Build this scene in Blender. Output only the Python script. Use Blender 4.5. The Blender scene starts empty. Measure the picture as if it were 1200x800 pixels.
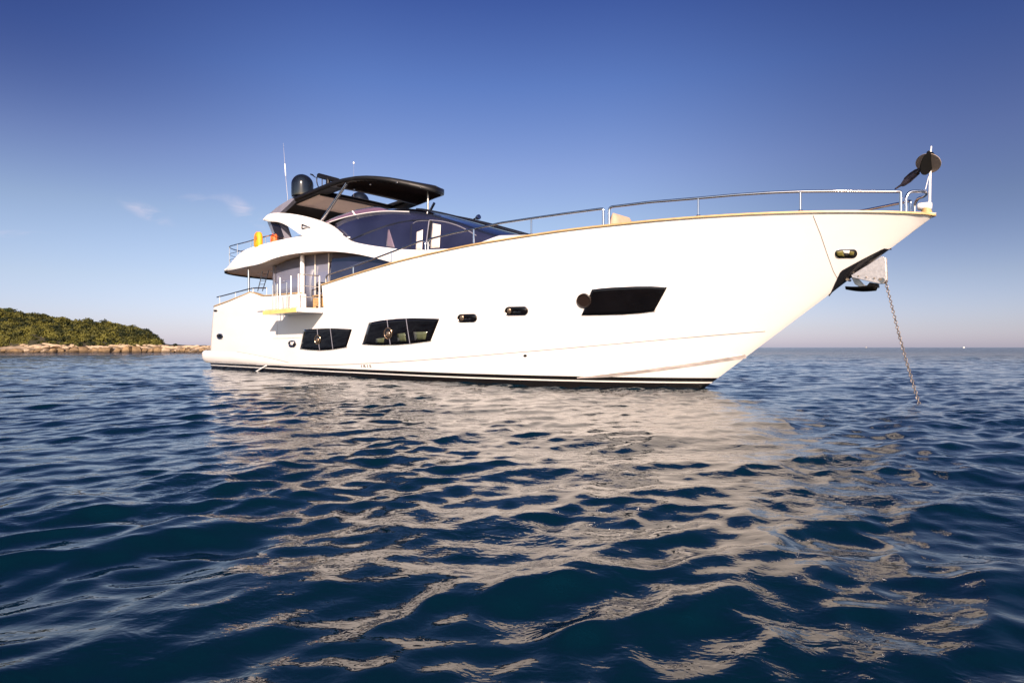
import bpy, bmesh, math, random
import numpy as np
from mathutils import Vector, Matrix
R = math.radians
rng = random.Random(7)
scene = bpy.context.scene
C = scene.collection

# ------------------------------------------------------------------ camera
cam_d = bpy.data.cameras.new('camera')
cam = bpy.data.objects.new('camera', cam_d); C.objects.link(cam)
cam.location = (0, 0, 1.0); cam.rotation_euler = (R(90), 0, 0)
cam_d.sensor_width = 36; cam_d.lens = 21.0
cam_d.shift_y = 7 / 1200.
cam_d.clip_start = 0.05; cam_d.clip_end = 100000
scene.camera = cam

# ------------------------------------------------------------------ light
SUN_EL = 23.0
sdir = Vector((0.16, -1.55, 0)).normalized()          # horizontal direction towards the sun
sun_az = math.atan2(sdir.x, sdir.y)                    # clockwise from +Y
sdir = Vector((sdir.x * math.cos(R(SUN_EL)), sdir.y * math.cos(R(SUN_EL)), math.sin(R(SUN_EL))))
w = bpy.data.worlds.new('World'); scene.world = w; w.use_nodes = True
nt = w.node_tree; N = nt.nodes; LK = nt.links
for n in list(N): N.remove(n)
wo = N.new('ShaderNodeOutputWorld'); bg = N.new('ShaderNodeBackground')
sky = N.new('ShaderNodeTexSky'); sky.sky_type = 'NISHITA'; sky.sun_disc = False
sky.sun_elevation = R(SUN_EL); sky.sun_rotation = sun_az
sky.air_density = 1.0; sky.dust_density = 0.6; sky.ozone_density = 2.5
bg.inputs['Strength'].default_value = 0.0587
tc = N.new('ShaderNodeTexCoord'); sx = N.new('ShaderNodeSeparateXYZ'); LK.new(tc.outputs['Generated'], sx.inputs[0])
def wm(op, a, b=None):
    m = N.new('ShaderNodeMath'); m.operation = op
    for i, v in enumerate((a, b)):
        if v is None: continue
        if isinstance(v, (int, float)): m.inputs[i].default_value = v
        else: LK.new(v, m.inputs[i])
    return m.outputs[0]
# tint the air by height: a pale violet band low down, a deep polarised blue high up
ramp = N.new('ShaderNodeValToRGB'); LK.new(sx.outputs['Z'], ramp.inputs[0])
SKY_RAMP = [(0.0, (1.02, .96, 1.50)), (0.03, (1.0, .92, 1.28)), (0.10, (1.12, .96, 1.08)), (0.20, (1.15, .98, 1.01)), (0.28, (1.04, .89, 1.05)), (0.40, (.67, .70, 1.04)), (0.50, (.41, .47, .88)), (1.0, (.22, .26, .55))]
el = ramp.color_ramp.elements
while len(el) > 1: el.remove(el[-1])
el[0].position = 0; el[0].color = (*SKY_RAMP[0][1], 1)
for p, c_ in SKY_RAMP[1:]:
    e = el.new(p); e.color = (*c_, 1)
mul = N.new('ShaderNodeMix'); mul.data_type = 'RGBA'; mul.blend_type = 'MULTIPLY'; mul.inputs[0].default_value = 1; mul.clamp_result = False
LK.new(sky.outputs[0], mul.inputs[6])
# the half of the sky on the sun's side is brighter and not polarised
bk = N.new('ShaderNodeMapRange'); bk.interpolation_type = 'SMOOTHSTEP'; LK.new(sx.outputs['Y'], bk.inputs[0]); bk.inputs[1].default_value = 0; bk.inputs[2].default_value = -.45
bm_ = N.new('ShaderNodeMix'); bm_.data_type = 'RGBA'; bm_.clamp_result = False; LK.new(bk.outputs[0], bm_.inputs[0]); LK.new(ramp.outputs[0], bm_.inputs[6]); bm_.inputs[7].default_value = (2.3, 2.0, 1.9, 1)
LK.new(bm_.outputs[2], mul.inputs[7])
# vignetting and polariser darkening put into the sky colour, right and high left
def mrange(src, a, b, c, d):
    m = N.new('ShaderNodeMapRange'); m.interpolation_type = 'SMOOTHSTEP'; LK.new(src, m.inputs[0])
    for i_, v_ in enumerate((a, b, c, d)): m.inputs[i_ + 1].default_value = v_
    return m.outputs[0]
rgt_ = wm('MULTIPLY', mrange(sx.outputs['X'], .12, .62, 0, 1), mrange(sx.outputs['Z'], 0, .22, .10, .42))
lft_ = wm('MULTIPLY', mrange(wm('MULTIPLY', sx.outputs['X'], -1), .2, .65, 0, 1), mrange(sx.outputs['Z'], .13, .42, .06, .52))
dk_ = wm('ADD', rgt_, lft_); pc = N.new('ShaderNodeCombineXYZ')
for i_, f_ in enumerate((1.12, 1.08, .80)): LK.new(wm('SUBTRACT', 1, wm('MULTIPLY', dk_, f_)), pc.inputs[i_])
pm = N.new('ShaderNodeVectorMath'); pm.operation = 'MULTIPLY'; LK.new(mul.outputs[2], pm.inputs[0]); LK.new(pc.outputs[0], pm.inputs[1])
# thin wisps of cloud low in the north-west
dx = wm('DIVIDE', sx.outputs['X'], wm('MAXIMUM', sx.outputs['Y'], .05)); dz = wm('DIVIDE', sx.outputs['Z'], wm('MAXIMUM', sx.outputs['Y'], .05))
cv = N.new('ShaderNodeCombineXYZ'); LK.new(dx, cv.inputs[0]); LK.new(dz, cv.inputs[1])
mp = N.new('ShaderNodeMapping'); mp.inputs['Rotation'].default_value = (0, 0, R(32)); mp.inputs['Scale'].default_value = (14, 42, 1); LK.new(cv.outputs[0], mp.inputs[0])
cn = N.new('ShaderNodeTexNoise'); cn.inputs['Scale'].default_value = 1; cn.inputs['Detail'].default_value = 6; cn.inputs['Distortion'].default_value = .9
LK.new(mp.outputs[0], cn.inputs['Vector'])
tot = None
for (px, py, rx, ry, rot, st) in [(172, 249, 44, 12, -25, .8), (288, 250, 40, 15, -40, .9), (242, 232, 40, 8, 0, .42), (18, 274, 50, 6, 0, .45), (420, 300, 60, 10, 0, .0)]:
    if not st: continue
    cx_, cz_ = (px - 600) / 700., (407 - py) / 700.
    m2 = N.new('ShaderNodeMapping'); m2.vector_type = 'TEXTURE'
    m2.inputs['Location'].default_value = (cx_, cz_, 0); m2.inputs['Rotation'].default_value = (0, 0, R(rot)); m2.inputs['Scale'].default_value = (rx / 700., ry / 700., 1)
    LK.new(cv.outputs[0], m2.inputs[0])
    ln = N.new('ShaderNodeVectorMath'); ln.operation = 'LENGTH'; LK.new(m2.outputs[0], ln.inputs[0])
    mr = N.new('ShaderNodeMapRange'); mr.interpolation_type = 'SMOOTHSTEP'
    LK.new(ln.outputs['Value'], mr.inputs[0]); mr.inputs[1].default_value = 1; mr.inputs[2].default_value = 0; mr.inputs[3].default_value = 0; mr.inputs[4].default_value = st
    tot = mr.outputs[0] if tot is None else wm('ADD', tot, mr.outputs[0])
cr = N.new('ShaderNodeMapRange'); LK.new(cn.outputs[0], cr.inputs[0]); cr.inputs[1].default_value = .42; cr.inputs[2].default_value = .72
cmask = wm('MULTIPLY', tot, cr.outputs[0])
mx = N.new('ShaderNodeMix'); mx.data_type = 'RGBA'; LK.new(cmask, mx.inputs[0]); LK.new(pm.outputs[0], mx.inputs[6]); mx.inputs[7].default_value = (6.4, 6.0, 7.2, 1)
LK.new(mx.outputs[2], bg.inputs[0]); LK.new(bg.outputs[0], wo.inputs[0])

sl = bpy.data.lights.new('sun', 'SUN'); sl.energy = 5.0; sl.angle = R(.53); sl.color = (1.0, .785, .635)
so = bpy.data.objects.new('sun', sl); C.objects.link(so); so.rotation_euler = sdir.to_track_quat('Z', 'Y').to_euler()
so.location = (10, -30, 30)
scene.view_settings.view_transform = 'Standard'; scene.view_settings.look = 'None'
scene.view_settings.exposure = 0.98; scene.view_settings.gamma = 1.0

# ------------------------------------------------------------------ materials
def mat(name, col, rough=.5, metal=0, coat=0, spec=.5, var=0, vscale=3., bump=0, bscale=40., alpha=None, ior=None, stretch=None):
    m = bpy.data.materials.new(name); m.use_nodes = True
    t = m.node_tree; b = t.nodes['Principled BSDF']
    b.inputs['Base Color'].default_value = (*col, 1); b.inputs['Roughness'].default_value = rough
    b.inputs['Metallic'].default_value = metal; b.inputs['Coat Weight'].default_value = coat; b.inputs['Coat Roughness'].default_value = .03
    b.inputs['Specular IOR Level'].default_value = spec
    if ior: b.inputs['IOR'].default_value = ior
    co = t.nodes.new('ShaderNodeTexCoord'); src = co.outputs['Object']
    if stretch:
        mpn = t.nodes.new('ShaderNodeMapping'); mpn.inputs['Scale'].default_value = stretch; t.links.new(src, mpn.inputs[0]); src = mpn.outputs[0]
    if var:
        n = t.nodes.new('ShaderNodeTexNoise'); n.inputs['Scale'].default_value = vscale; n.inputs['Detail'].default_value = 5
        t.links.new(src, n.inputs['Vector'])
        r = t.nodes.new('ShaderNodeMapRange'); r.inputs[1].default_value = .3; r.inputs[2].default_value = .7; r.inputs[3].default_value = 1 - var; r.inputs[4].default_value = 1 + var
        t.links.new(n.outputs[0], r.inputs[0])
        x = t.nodes.new('ShaderNodeVectorMath'); x.operation = 'SCALE'; x.inputs[0].default_value = col
        t.links.new(r.outputs[0], x.inputs['Scale']); t.links.new(x.outputs[0], b.inputs['Base Color'])
    if bump:
        n = t.nodes.new('ShaderNodeTexNoise'); n.inputs['Scale'].default_value = bscale; n.inputs['Detail'].default_value = 4
        t.links.new(src, n.inputs['Vector'])
        bp = t.nodes.new('ShaderNodeBump'); bp.inputs['Strength'].default_value = bump; bp.inputs['Distance'].default_value = .02
        t.links.new(n.outputs[0], bp.inputs['Height']); t.links.new(bp.outputs[0], b.inputs['Normal'])
    return m
M = {}
M['white'] = mat('white_gelcoat', (.80, .79, .775), .22, coat=.5, var=.02, vscale=.7)
M['white2'] = mat('white_paint', (.80, .79, .77), .3, coat=.3, var=.02, vscale=1.5)
M['teak'] = mat('teak', (.42, .27, .12), .5, var=.25, vscale=6, stretch=(.3, 4, 4), bump=.2)
M['cap'] = mat('varnished_teak', (.46, .31, .13), .35, coat=.4, var=.18, vscale=5, stretch=(.4, 5, 5))
M['yellow'] = mat('platform_edge', (.72, .50, .16), .4, coat=.3, var=.12, vscale=6)
M['chrome'] = mat('polished_steel', (.60, .59, .59), .16, metal=1, var=.05, vscale=12)
M['steel_dark'] = mat('weathered_steel', (.30, .28, .26), .35, metal=1, var=.2, vscale=10)
M['black'] = mat('gloss_black', (.012, .012, .014), .14, coat=.6, var=.2)
M['blackmatte'] = mat('matt_black', (.0045, .004, .004), .5, spec=.3, var=.25, vscale=8)
M['dome'] = mat('dome_black', (.006, .008, .012), .12, coat=.3, var=.1)
M['glass_hull'] = mat('hull_glass', (.004, .0035, .004), .04, spec=.5, var=.3, vscale=2)
M['glass_side'] = mat('navy_glass', (.017, .020, .045), .05, spec=1.0, coat=.3, var=.25, vscale=.8)
M['glass_saloon'] = mat('saloon_glass', (.16, .175, .245), .05, spec=.9, coat=.3, var=.12, vscale=.6)
M['windscreen'] = mat('windscreen_glass', (.010, .013, .025), .04, spec=1.0, coat=.6)
M['deflector'] = mat('tinted_screen', (.15, .09, .14), .08, spec=.8, coat=.4)
M['tanliner'] = mat('lit_headlining', (.88, .70, .60), .45, var=.05)
M['soffit'] = mat('soffit_panel', (.85, .69, .53), .4, var=.06, vscale=2)
M['slat'] = mat('slats', (.022, .012, .007), .4, var=.5, vscale=3, stretch=(6, .4, 1))
M['orange'] = mat('orange_cover', (.80, .33, .01), .55, var=.12, vscale=10, bump=.3)
M['red'] = mat('red_orange_cover', (.75, .13, .03), .55, var=.1, vscale=10)
M['cushion'] = mat('sand_cushion', (.44, .29, .20), .8, var=.08, vscale=6, bump=.3, bscale=60)
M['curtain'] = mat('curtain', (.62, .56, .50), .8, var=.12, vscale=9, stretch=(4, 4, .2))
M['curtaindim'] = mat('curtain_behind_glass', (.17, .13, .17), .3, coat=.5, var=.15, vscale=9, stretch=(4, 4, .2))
M['seam'] = mat('seam', (.34, .32, .30), .6)
M['discblack'] = mat('disc_black', (.004, .004, .004), .9, spec=.1)
M['edgeblack'] = mat('satin_black', (.006, .006, .007), .45, spec=.3)
M['scuff_shade'] = mat('scuff_shade_gelcoat', (.56, .50, .47), .5, var=.30, vscale=5, stretch=(.6, 1, 3))
M['taupe'] = mat('taupe_disc', (.27, .215, .18), .7, var=.1, vscale=15)
M['flag'] = mat('flag_cloth', (.10, .075, .085), .8, var=.45, vscale=9)
M['anchorsteel'] = mat('anchor_steel', (.62, .58, .55), .38, metal=.7, var=.14, vscale=16, bump=.25)
M['olive'] = mat('olive_fender', (.13, .115, .03), .5)
M['grey'] = mat('grey_panel', (.17, .17, .21), .35, coat=.3, var=.08)
M['oliveblind'] = mat('blind_behind_glass', (.075, .085, .045), .15, coat=.5, var=.2, vscale=8)
M['goldtrim'] = mat('bronze_trim', (.36, .26, .18), .25, metal=.8, var=.15, vscale=20)

# hull paint: white topsides over the black boot stripes painted round the waterline
def hull_mat():
    m = bpy.data.materials.new('hull_paint'); m.use_nodes = True
    t = m.node_tree; b = t.nodes['Principled BSDF']
    b.inputs['Roughness'].default_value = .16; b.inputs['Coat Weight'].default_value = .6; b.inputs['Coat Roughness'].default_value = .04
    co = t.nodes.new('ShaderNodeTexCoord'); s_ = t.nodes.new('ShaderNodeSeparateXYZ'); t.links.new(co.outputs['Object'], s_.inputs[0])
    r = t.nodes.new('ShaderNodeValToRGB'); r.color_ramp.interpolation = 'CONSTANT'
    mr = t.nodes.new('ShaderNodeMapRange'); mr.inputs[1].default_value = -1; mr.inputs[2].default_value = 4
    t.links.new(s_.outputs['Z'], mr.inputs[0]); t.links.new(mr.outputs[0], r.inputs[0])
    E_ = r.color_ramp.elements; E_[0].position = 0; E_[0].color = (.010, .009, .009, 1)
    E_[1].position = (1 + .125) / 5; E_[1].color = (.78, .76, .73, 1)
    e = E_.new((1 + .165) / 5); e.color = (.010, .009, .009, 1)
    e = E_.new((1 + .255) / 5); e.color = (.80, .78, .75, 1)
    # faint weathering of the topsides
    n = t.nodes.new('ShaderNodeTexNoise'); n.inputs['Scale'].default_value = .6; n.inputs['Detail'].default_value = 6
    mpn = t.nodes.new('ShaderNodeMapping'); mpn.inputs['Scale'].default_value = (1, 1, 3); t.links.new(co.outputs['Object'], mpn.inputs[0]); t.links.new(mpn.outputs[0], n.inputs['Vector'])
    mr2 = t.nodes.new('ShaderNodeMapRange'); mr2.inputs[1].default_value = .3; mr2.inputs[2].default_value = .7; mr2.inputs[3].default_value = .96; mr2.inputs[4].default_value = 1.02
    t.links.new(n.outputs[0], mr2.inputs[0])
    x = t.nodes.new('ShaderNodeVectorMath'); x.operation = 'SCALE'; t.links.new(r.outputs[0], x.inputs[0]); t.links.new(mr2.outputs[0], x.inputs['Scale'])
    t.links.new(x.outputs[0], b.inputs['Base Color'])
    n2 = t.nodes.new('ShaderNodeTexNoise'); n2.inputs['Scale'].default_value = 1.1; n2.inputs['Detail'].default_value = 2
    t.links.new(co.outputs['Object'], n2.inputs['Vector'])
    bp = t.nodes.new('ShaderNodeBump'); bp.inputs['Strength'].default_value = .25; bp.inputs['Distance'].default_value = .012
    t.links.new(n2.outputs[0], bp.inputs['Height']); t.links.new(bp.outputs[0], b.inputs['Normal'])
    return m
M['chain'] = mat('galvanised_chain', (.14, .12, .11), .5, metal=.5, var=.4, vscale=30)
M['plug'] = mat('port_cover', (.016, .010, .008), .3)
M['hull'] = hull_mat()

# ------------------------------------------------------------------ helpers
def tag(o, label=None, cat=None, group=None, kind=None):
    for k, v in (('label', label), ('category', cat), ('group', group), ('kind', kind)):
        if v: o[k] = v
    return o
def empty(name, loc, rz=0):
    o = bpy.data.objects.new(name, None); C.objects.link(o); o.location = loc; o.rotation_euler = (0, 0, rz); o.empty_display_size = .3
    return o
class MB:
    def __init__(s): s.v = []; s.f = []
    def add(s, vs, fs):
        b = len(s.v); s.v += [tuple(p) for p in vs]; s.f += [tuple(b + i for i in f) for f in fs]; return s
    def grid(s, rows, closed=False, skip=None):
        n = len(rows); m = len(rows[0]); vs = [p for r in rows for p in r]; fs = []
        for i in range(n - 1):
            for j in range(m if closed else m - 1):
                if skip and skip(i, j): continue
                fs.append((i * m + j, i * m + (j + 1) % m, (i + 1) * m + (j + 1) % m, (i + 1) * m + j))
        return s.add(vs, fs)
    def box(s, c, d, rot=None):
        vs = []
        for x in (-.5, .5):
            for y in (-.5, .5):
                for z in (-.5, .5):
                    p = Vector((x * d[0], y * d[1], z * d[2]))
                    if rot is not None: p = rot @ p
                    vs.append(p + Vector(c))
        return s.add(vs, [(0, 1, 3, 2), (4, 6, 7, 5), (0, 4, 5, 1), (2, 3, 7, 6), (0, 2, 6, 4), (1, 5, 7, 3)])
    def tube(s, pts, r, n=8, cap=True, flat=1.):
        pts = [Vector(p) for p in pts]
        rows = []; prev = None
        for i, p in enumerate(pts):
            a = pts[max(i - 1, 0)]; b = pts[min(i + 1, len(pts) - 1)]
            d = (b - a)
            if d.length < 1e-9: d = Vector((0, 0, 1))
            d.normalize()
            ref = prev if prev is not None else (Vector((0, 0, 1)) if abs(d.z) < .9 else Vector((1, 0, 0)))
            x = ref - d * ref.dot(d)
            if x.length < 1e-6: x = Vector((1, 0, 0)) - d * d.x
            x.normalize(); y = d.cross(x); prev = x
            rr = r[i] if isinstance(r, (list, tuple)) else r
            rows.append([p + x * math.cos(2 * math.pi * k / n) * rr + y * math.sin(2 * math.pi * k / n) * rr * flat for k in range(n)])
        b0 = len(s.v); s.grid(rows, True)
        if cap:
            s.f.append(tuple(b0 + k for k in range(n))[::-1]); s.f.append(tuple(b0 + (len(pts) - 1) * n + k for k in range(n)))
        return s
    def lathe(s, prof, c=(0, 0, 0), n=24, rot=None):
        rows = []
        for r_, z in prof:
            row = []
            for k in range(n):
                p = Vector((r_ * math.cos(2 * math.pi * k / n), r_ * math.sin(2 * math.pi * k / n), z))
                if rot is not None: p = rot @ p
                row.append(p + Vector(c))
            rows.append(row)
        return s.grid(rows, True)
    def build(s, name, m, parent=None, smooth=True, angle=40, thick=0, bevel=0, off=-1):
        me = bpy.data.meshes.new(name); me.from_pydata([tuple(p) for p in s.v], [], s.f); me.validate(); me.update()
        bm = bmesh.new(); bm.from_mesh(me); bmesh.ops.remove_doubles(bm, verts=bm.verts, dist=1e-5)
        bmesh.ops.recalc_face_normals(bm, faces=bm.faces); bm.to_mesh(me); bm.free()
        if smooth:
            for p in me.polygons: p.use_smooth = True
            if angle < 180: me.set_sharp_from_angle(angle=R(angle))
        me.materials.append(m)
        o = bpy.data.objects.new(name, me); C.objects.link(o)
        if parent: o.parent = parent
        if thick:
            md = o.modifiers.new('solid', 'SOLIDIFY'); md.thickness = thick; md.offset = off; md.use_even_offset = False
        if bevel:
            md = o.modifiers.new('bevel', 'BEVEL'); md.width = bevel; md.segments = 2; md.limit_method = 'ANGLE'
        return o
def roundpath(pts, r=.08, n=5):
    pts = [Vector(p) for p in pts]; out = [pts[0]]
    for i in range(1, len(pts) - 1):
        p = pts[i]; a = pts[i - 1] - p; b = pts[i + 1] - p
        rr = min(r, a.length * .45, b.length * .45); A = p + a.normalized() * rr; B = p + b.normalized() * rr
        for k in range(n + 1):
            t = k / n; out.append(A * (1 - t) ** 2 + p * 2 * t * (1 - t) + B * t * t)
    return out + [pts[-1]]
def lerpline(pts, n):
    pts = [Vector(p) for p in pts]
    d = [0]
    for a, b in zip(pts, pts[1:]): d.append(d[-1] + (b - a).length)
    out = []
    for k in range(n):
        t = d[-1] * k / (n - 1)
        j = max(i for i in range(len(d)) if d[i] <= t + 1e-9); j = min(j, len(pts) - 2)
        f = (t - d[j]) / max(d[j + 1] - d[j], 1e-9); out.append(pts[j].lerp(pts[j + 1], f))
    return out
def smoothline(pts, it=2):
    pts = [Vector(p) for p in pts]
    for _ in range(it):
        q = [pts[0]]
        for a, b in zip(pts, pts[1:]): q += [a.lerp(b, .25), a.lerp(b, .75)]
        q.append(pts[-1]); pts = q
    return pts

# ------------------------------------------------------------------ yacht frame: x forward, y to port, z up
F_ = 700.; OX, OY = 4.6875, 14.583; ca, sa = math.cos(R(43)), math.sin(R(43))
def loc(px, py, v):
    """point of the yacht, v metres to starboard of its centreline, seen at a place of the photograph"""
    a = (px - 600) / F_
    u = (a * (OY - ca * v) - OX + sa * v) / (ca + sa * a)
    Y = OY - sa * u - ca * v
    return u, 1 + (407 - py) * Y / F_
def L(px, py, v):
    u, z = loc(px, py, v); return Vector((u, -v, z))
wu = [-24, -22.8, -20, -14, -8, -5, -2, 0, 1, 2, 3, 3.7, 4.2, 4.5, 4.66]
wv = [3.0, 3.05, 3.15, 3.2, 3.2, 3.08, 2.76, 2.37, 2.09, 1.74, 1.28, .88, .53, .26, .0]
uu = np.linspace(-24, 4.66, 900)
# smooth the plan curve of the deck edge
_wd = np.interp(uu, wu, wv); _k = np.ones(25) / 25; _s = np.convolve(np.pad(_wd, 12, 'edge'), _k, 'valid'); _m = np.clip((4.66 - uu) / .8, 0, 1); _wd = _s * _m + _wd * (1 - _m)
def WD(u): return float(np.interp(u, uu, _wd))
lu = [-24.5, -18.8, -12, -7.6, -6, -4.46, -3.3, -2.27, -1.07, -.4, 0]; lv = [2.60, 2.68, 2.65, 2.48, 2.32, 2.02, 1.69, 1.31, .72, .31, 0]
def WL(u): return float(np.interp(u, lu, lv))
def onsheer(px, py):
    v = 3.
    for _ in range(60): u, z = loc(px, py, v); v = .5 * v + .5 * WD(u)
    return u, v, z
sh = [(1094, 252), (1070, 250), (1030, 248.7), (990, 248.2), (950, 248.2), (900, 250.2), (850, 253), (800, 256.5), (712, 264), (640, 273), (600, 279.5), (560, 286.5), (500, 298), (450, 311.5), (420, 320), (377, 334)]
shu = np.array([onsheer(*p)[0] for p in sh]); shz = np.array([onsheer(*p)[2] for p in sh])
pf = np.polyfit(shu, shz, 5)
def ZS(u):
    if u >= -12.46: return float(np.polyval(pf, min(u, 4.66)))
    z0 = float(np.polyval(pf, -12.46)); return z0 + (3.0 - z0) * min(1, (-12.46 - u) / 8)
aft = [(352, 343.3), (339, 344.3), (320, 346), (309, 346.6), (302, 344), (295, 342.2), (288.5, 345), (269, 352.5), (252.5, 357.7), (246, 360)]
afu = [loc(*p, 3.12)[0] for p in aft][::-1]; afz = [loc(*p, 3.12)[1] for p in aft][::-1]
GATE0, GATE1, ZD = -14.05, -12.46, 2.40
def ZT(u):
    if u >= GATE1: return ZS(u)
    if u > GATE0: return ZD
    return float(np.interp(u, afu, afz))
def P_(u): return float(np.interp(u, [-24, -8, 0, 4.6], [.62, .62, .78, .86]))
def H(u, z):
    """half breadth of the hull at station u and height z"""
    z0 = max(0., .759 * u)
    if z < z0:
        if u >= 0: return 0.
    if z < 0: return WL(u) * max(0, 1 - (z / -1.15) ** 2)
    t = min(1.1, max(0, (z - z0) / (ZS(u) - z0 + 1e-6)))
    a = WL(u) if u < 0 else 0
    return a + (WD(u) - a) * t ** P_(u)
def HL(px, py, off=0.):
    v = 2.5
    for _ in range(80):
        u, z = loc(px, py, v); v = .6 * v + .4 * (H(u, z) + off)
    return Vector((u, -v, z))
def hoff(p, off):
    s = -1 if p.y < 0 else 1
    u, z = p.x, p.z
    return Vector((u, s * (H(u, z) + off), z))

yacht = empty('motor_yacht', (OX, OY, 0), R(-43))
tag(yacht, 'large white motor yacht at anchor with black hull windows and dark hardtop', 'yacht')

# ------------------------------------------------------------------ hull
def end_u(z): return -22.3 - .60 * (3.0 - z)
st = list(np.linspace(-22.8, -22.3, 7)) + list(np.linspace(-22.1, GATE0 - .01, 30)) + [GATE0 + .0] + list(np.linspace(GATE0 + .02, GATE1 - .02, 8)) + [GATE1] + list(np.linspace(GATE1 + .02, -1, 60)) + list(np.linspace(-.8, 4.0, 60)) + list(np.linspace(4.04, 4.655, 24))
NR = 44
rows = []
for s_ in st:
    zt = ZT(s_) if s_ != GATE0 else ZD
    if s_ == GATE1: zt = ZS(s_)
    zb = -1.1 if s_ < -1.4 else (max(-1.1, .759 * s_))
    row = []
    for j in range(NR):
        t = j / (NR - 1); z = zb + (zt - zb) * t
        u = s_
        k = min(1, max(0, (-18 - s_) / 4.8)); u = s_ - k * .52 * (3.0 - z)
        v = H(s_, z)
        q = min(1, max(0, (-22.3 - s_) / .5)); v -= .42 * (1 - math.sqrt(max(0, 1 - q * q)))
        row.append((u, v, z))
    rows.append(row)
hm = MB()
for sgn in (-1, 1): hm.grid([[Vector((p[0], sgn * max(p[1], 0), p[2])) for p in r] for r in rows])
hull = hm.build('hull', M['hull'], yacht, angle=35)
_f = [p for p in hull.data.polygons if p.center.y < -2 and 1 < p.center.z < 2][0]
if _f.normal.y > 0: hull.data.flip_normals()
md = hull.modifiers.new('solid', 'SOLIDIFY'); md.thickness = .05; md.offset = -1; md.use_rim = True
# transom
tr = MB(); r0 = rows[0]
tr.grid([[Vector((p[0] - .0, -max(p[1] - .01, 0), p[2])), Vector((p[0] - .03, -p[1] * .4, p[2])), Vector((p[0] - .03, p[1] * .4, p[2])), Vector((p[0], max(p[1] - .01, 0), p[2]))] for p in r0])
tr.build('transom', M['hull'], yacht)
# decks inside the bulwarks
def zdeck(u):
    return float(np.interp(u, [-23, -12.2, -9.5, -6, 4.6], [ZD, ZD, ZS(-9.5) - .75, ZS(-6) - .5, ZS(4.6) - .25]))
dk = MB(); dr = []
for u in np.linspace(-22.4, 3.9, 90):
    z = zdeck(u); v = max(H(u, z) - .06, .02); dr.append([Vector((u, v * k, z)) for k in (-1, -.5, 0, .5, 1)])
dk.grid(dr); dk.build('deck', M['teak'], yacht, thick=.05)

# cap rails of varnished wood along the bulwark tops
def caprail(us, side, zf, name='cap_rail'):
    rows = []
    for u in us:
        z = zf(u); v = max(H(u, min(z, ZS(u))), 0)
        if u < -22.3: v -= .42 * (1 - math.sqrt(max(0, 1 - min(1, (-22.3 - u) / .5) ** 2)))
        vi = max(v - .12, 0); vo = v + .035
        rows.append([Vector((u, side * vo, z - .012)), Vector((u, side * vo, z + .024)), Vector((u, side * vi, z + .024)), Vector((u, side * vi, z - .012))])
    m = MB().grid(rows, True); n = len(rows)
    m.f.append((0, 1, 2, 3)); m.f.append(tuple((n - 1) * 4 + k for k in (3, 2, 1, 0)))
    return m.build(name, M['cap'], yacht, angle=30)
for side in (-1, 1):
    caprail(list(np.linspace(GATE1, 3.6, 90)) + list(np.linspace(3.65, 4.66, 30)), side, ZT)
    caprail(list(np.linspace(-22.8, GATE0, 50)), side, ZT)

# ------------------------------------------------------------------ things let into the topsides
def hull_patch(top, bot, n, m, off, name, mt, thick=.012, parent=None, port=True, bulge=0):
    T = lerpline([HL(*p) for p in top], n); B = lerpline([HL(*p) for p in bot], n)
    rows = []
    for j in range(m + 1):
        t = j / m; row = []
        for a, b in zip(T, B):
            p = a.lerp(b, t); row.append(hoff(p, off + bulge * math.sin(math.pi * t)))
        rows.append(row)
    o = MB().grid(rows).build(name, mt, parent or yacht, thick=thick)
    if port:
        o2 = MB().grid([[Vector((p.x, -p.y, p.z)) for p in r] for r in rows]).build(name, mt, parent or yacht, thick=thick)
    return o
def hull_line(pts, wdt, name, mt, off=.004, n=60, parent=None):
    T = lerpline(smoothline([HL(*p) for p in pts], 1), n); rows = [[], []]
    for p in T:
        a = Vector((p.x, p.y, p.z + wdt / 2)); b = Vector((p.x, p.y, p.z - wdt / 2)); rows[0].append(hoff(a, off + .004)); rows[1].append(hoff(b, off + .004))
    return MB().grid(rows).build(name, mt, parent or yacht, thick=.006)
HO = .006   # skin half thickness of the hull plus a little
def grow(poly, d):
    cx = sum(p[0] for p in poly) / len(poly); cy = sum(p[1] for p in poly) / len(poly)
    return [(p[0] + d * (1 if p[0] > cx else -1), p[1] + d * .7 * (1 if p[1] > cy else -1)) for p in poly]
W = [([(357, 386.3), (364, 385.5), (373, 384.9), (388, 384.5), (400, 384.8), (413, 385.5)], [(352.5, 408.3), (362, 409.6), (375, 410.3), (385, 409.8), (391.7, 409), (406.3, 406.7)],
      [((372, 385), (375, 410)), ((387.5, 384.7), (390.5, 409))], (372.8, 398, 3.2, 5.2)),
     ([(433, 378), (440, 376.5), (446.7, 375.3), (465, 373.4), (485, 372.6), (515.3, 373.3)], [(425.3, 403), (436, 403.9), (446.7, 404.2), (466.7, 403.7), (481.7, 402.5), (505, 399.5)],
      [((454, 374.5), (457.8, 403.8)), ((476.3, 373.2), (480.8, 402.6))], (455.5, 390.5, 4.4, 6.4)),
     ([(694, 339.2), (705, 337.8), (718, 336.8), (745, 335.6), (763, 335.5), (782.2, 336.5)], [(682, 369.2), (693, 369.2), (703, 369), (730, 368.3), (751, 366.8), (766.8, 364.7)], [], (685, 352.3, 7.6, 7.6))]
def disc_on_hull(cx, cy, rx, ry, name, mt, off, thick, parent, rings=5, n=20, dome=0.):
    rows = []
    for i in range(rings + 1):
        t = i / rings
        rows.append([hoff(HL(cx + rx * t * math.cos(2 * math.pi * k / n), cy + ry * t * math.sin(2 * math.pi * k / n)), off + dome * (1 - t * t)) for k in range(n)])
    return MB().grid(rows, True).build(name, mt, parent, thick=thick)
win_objs = []
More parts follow.
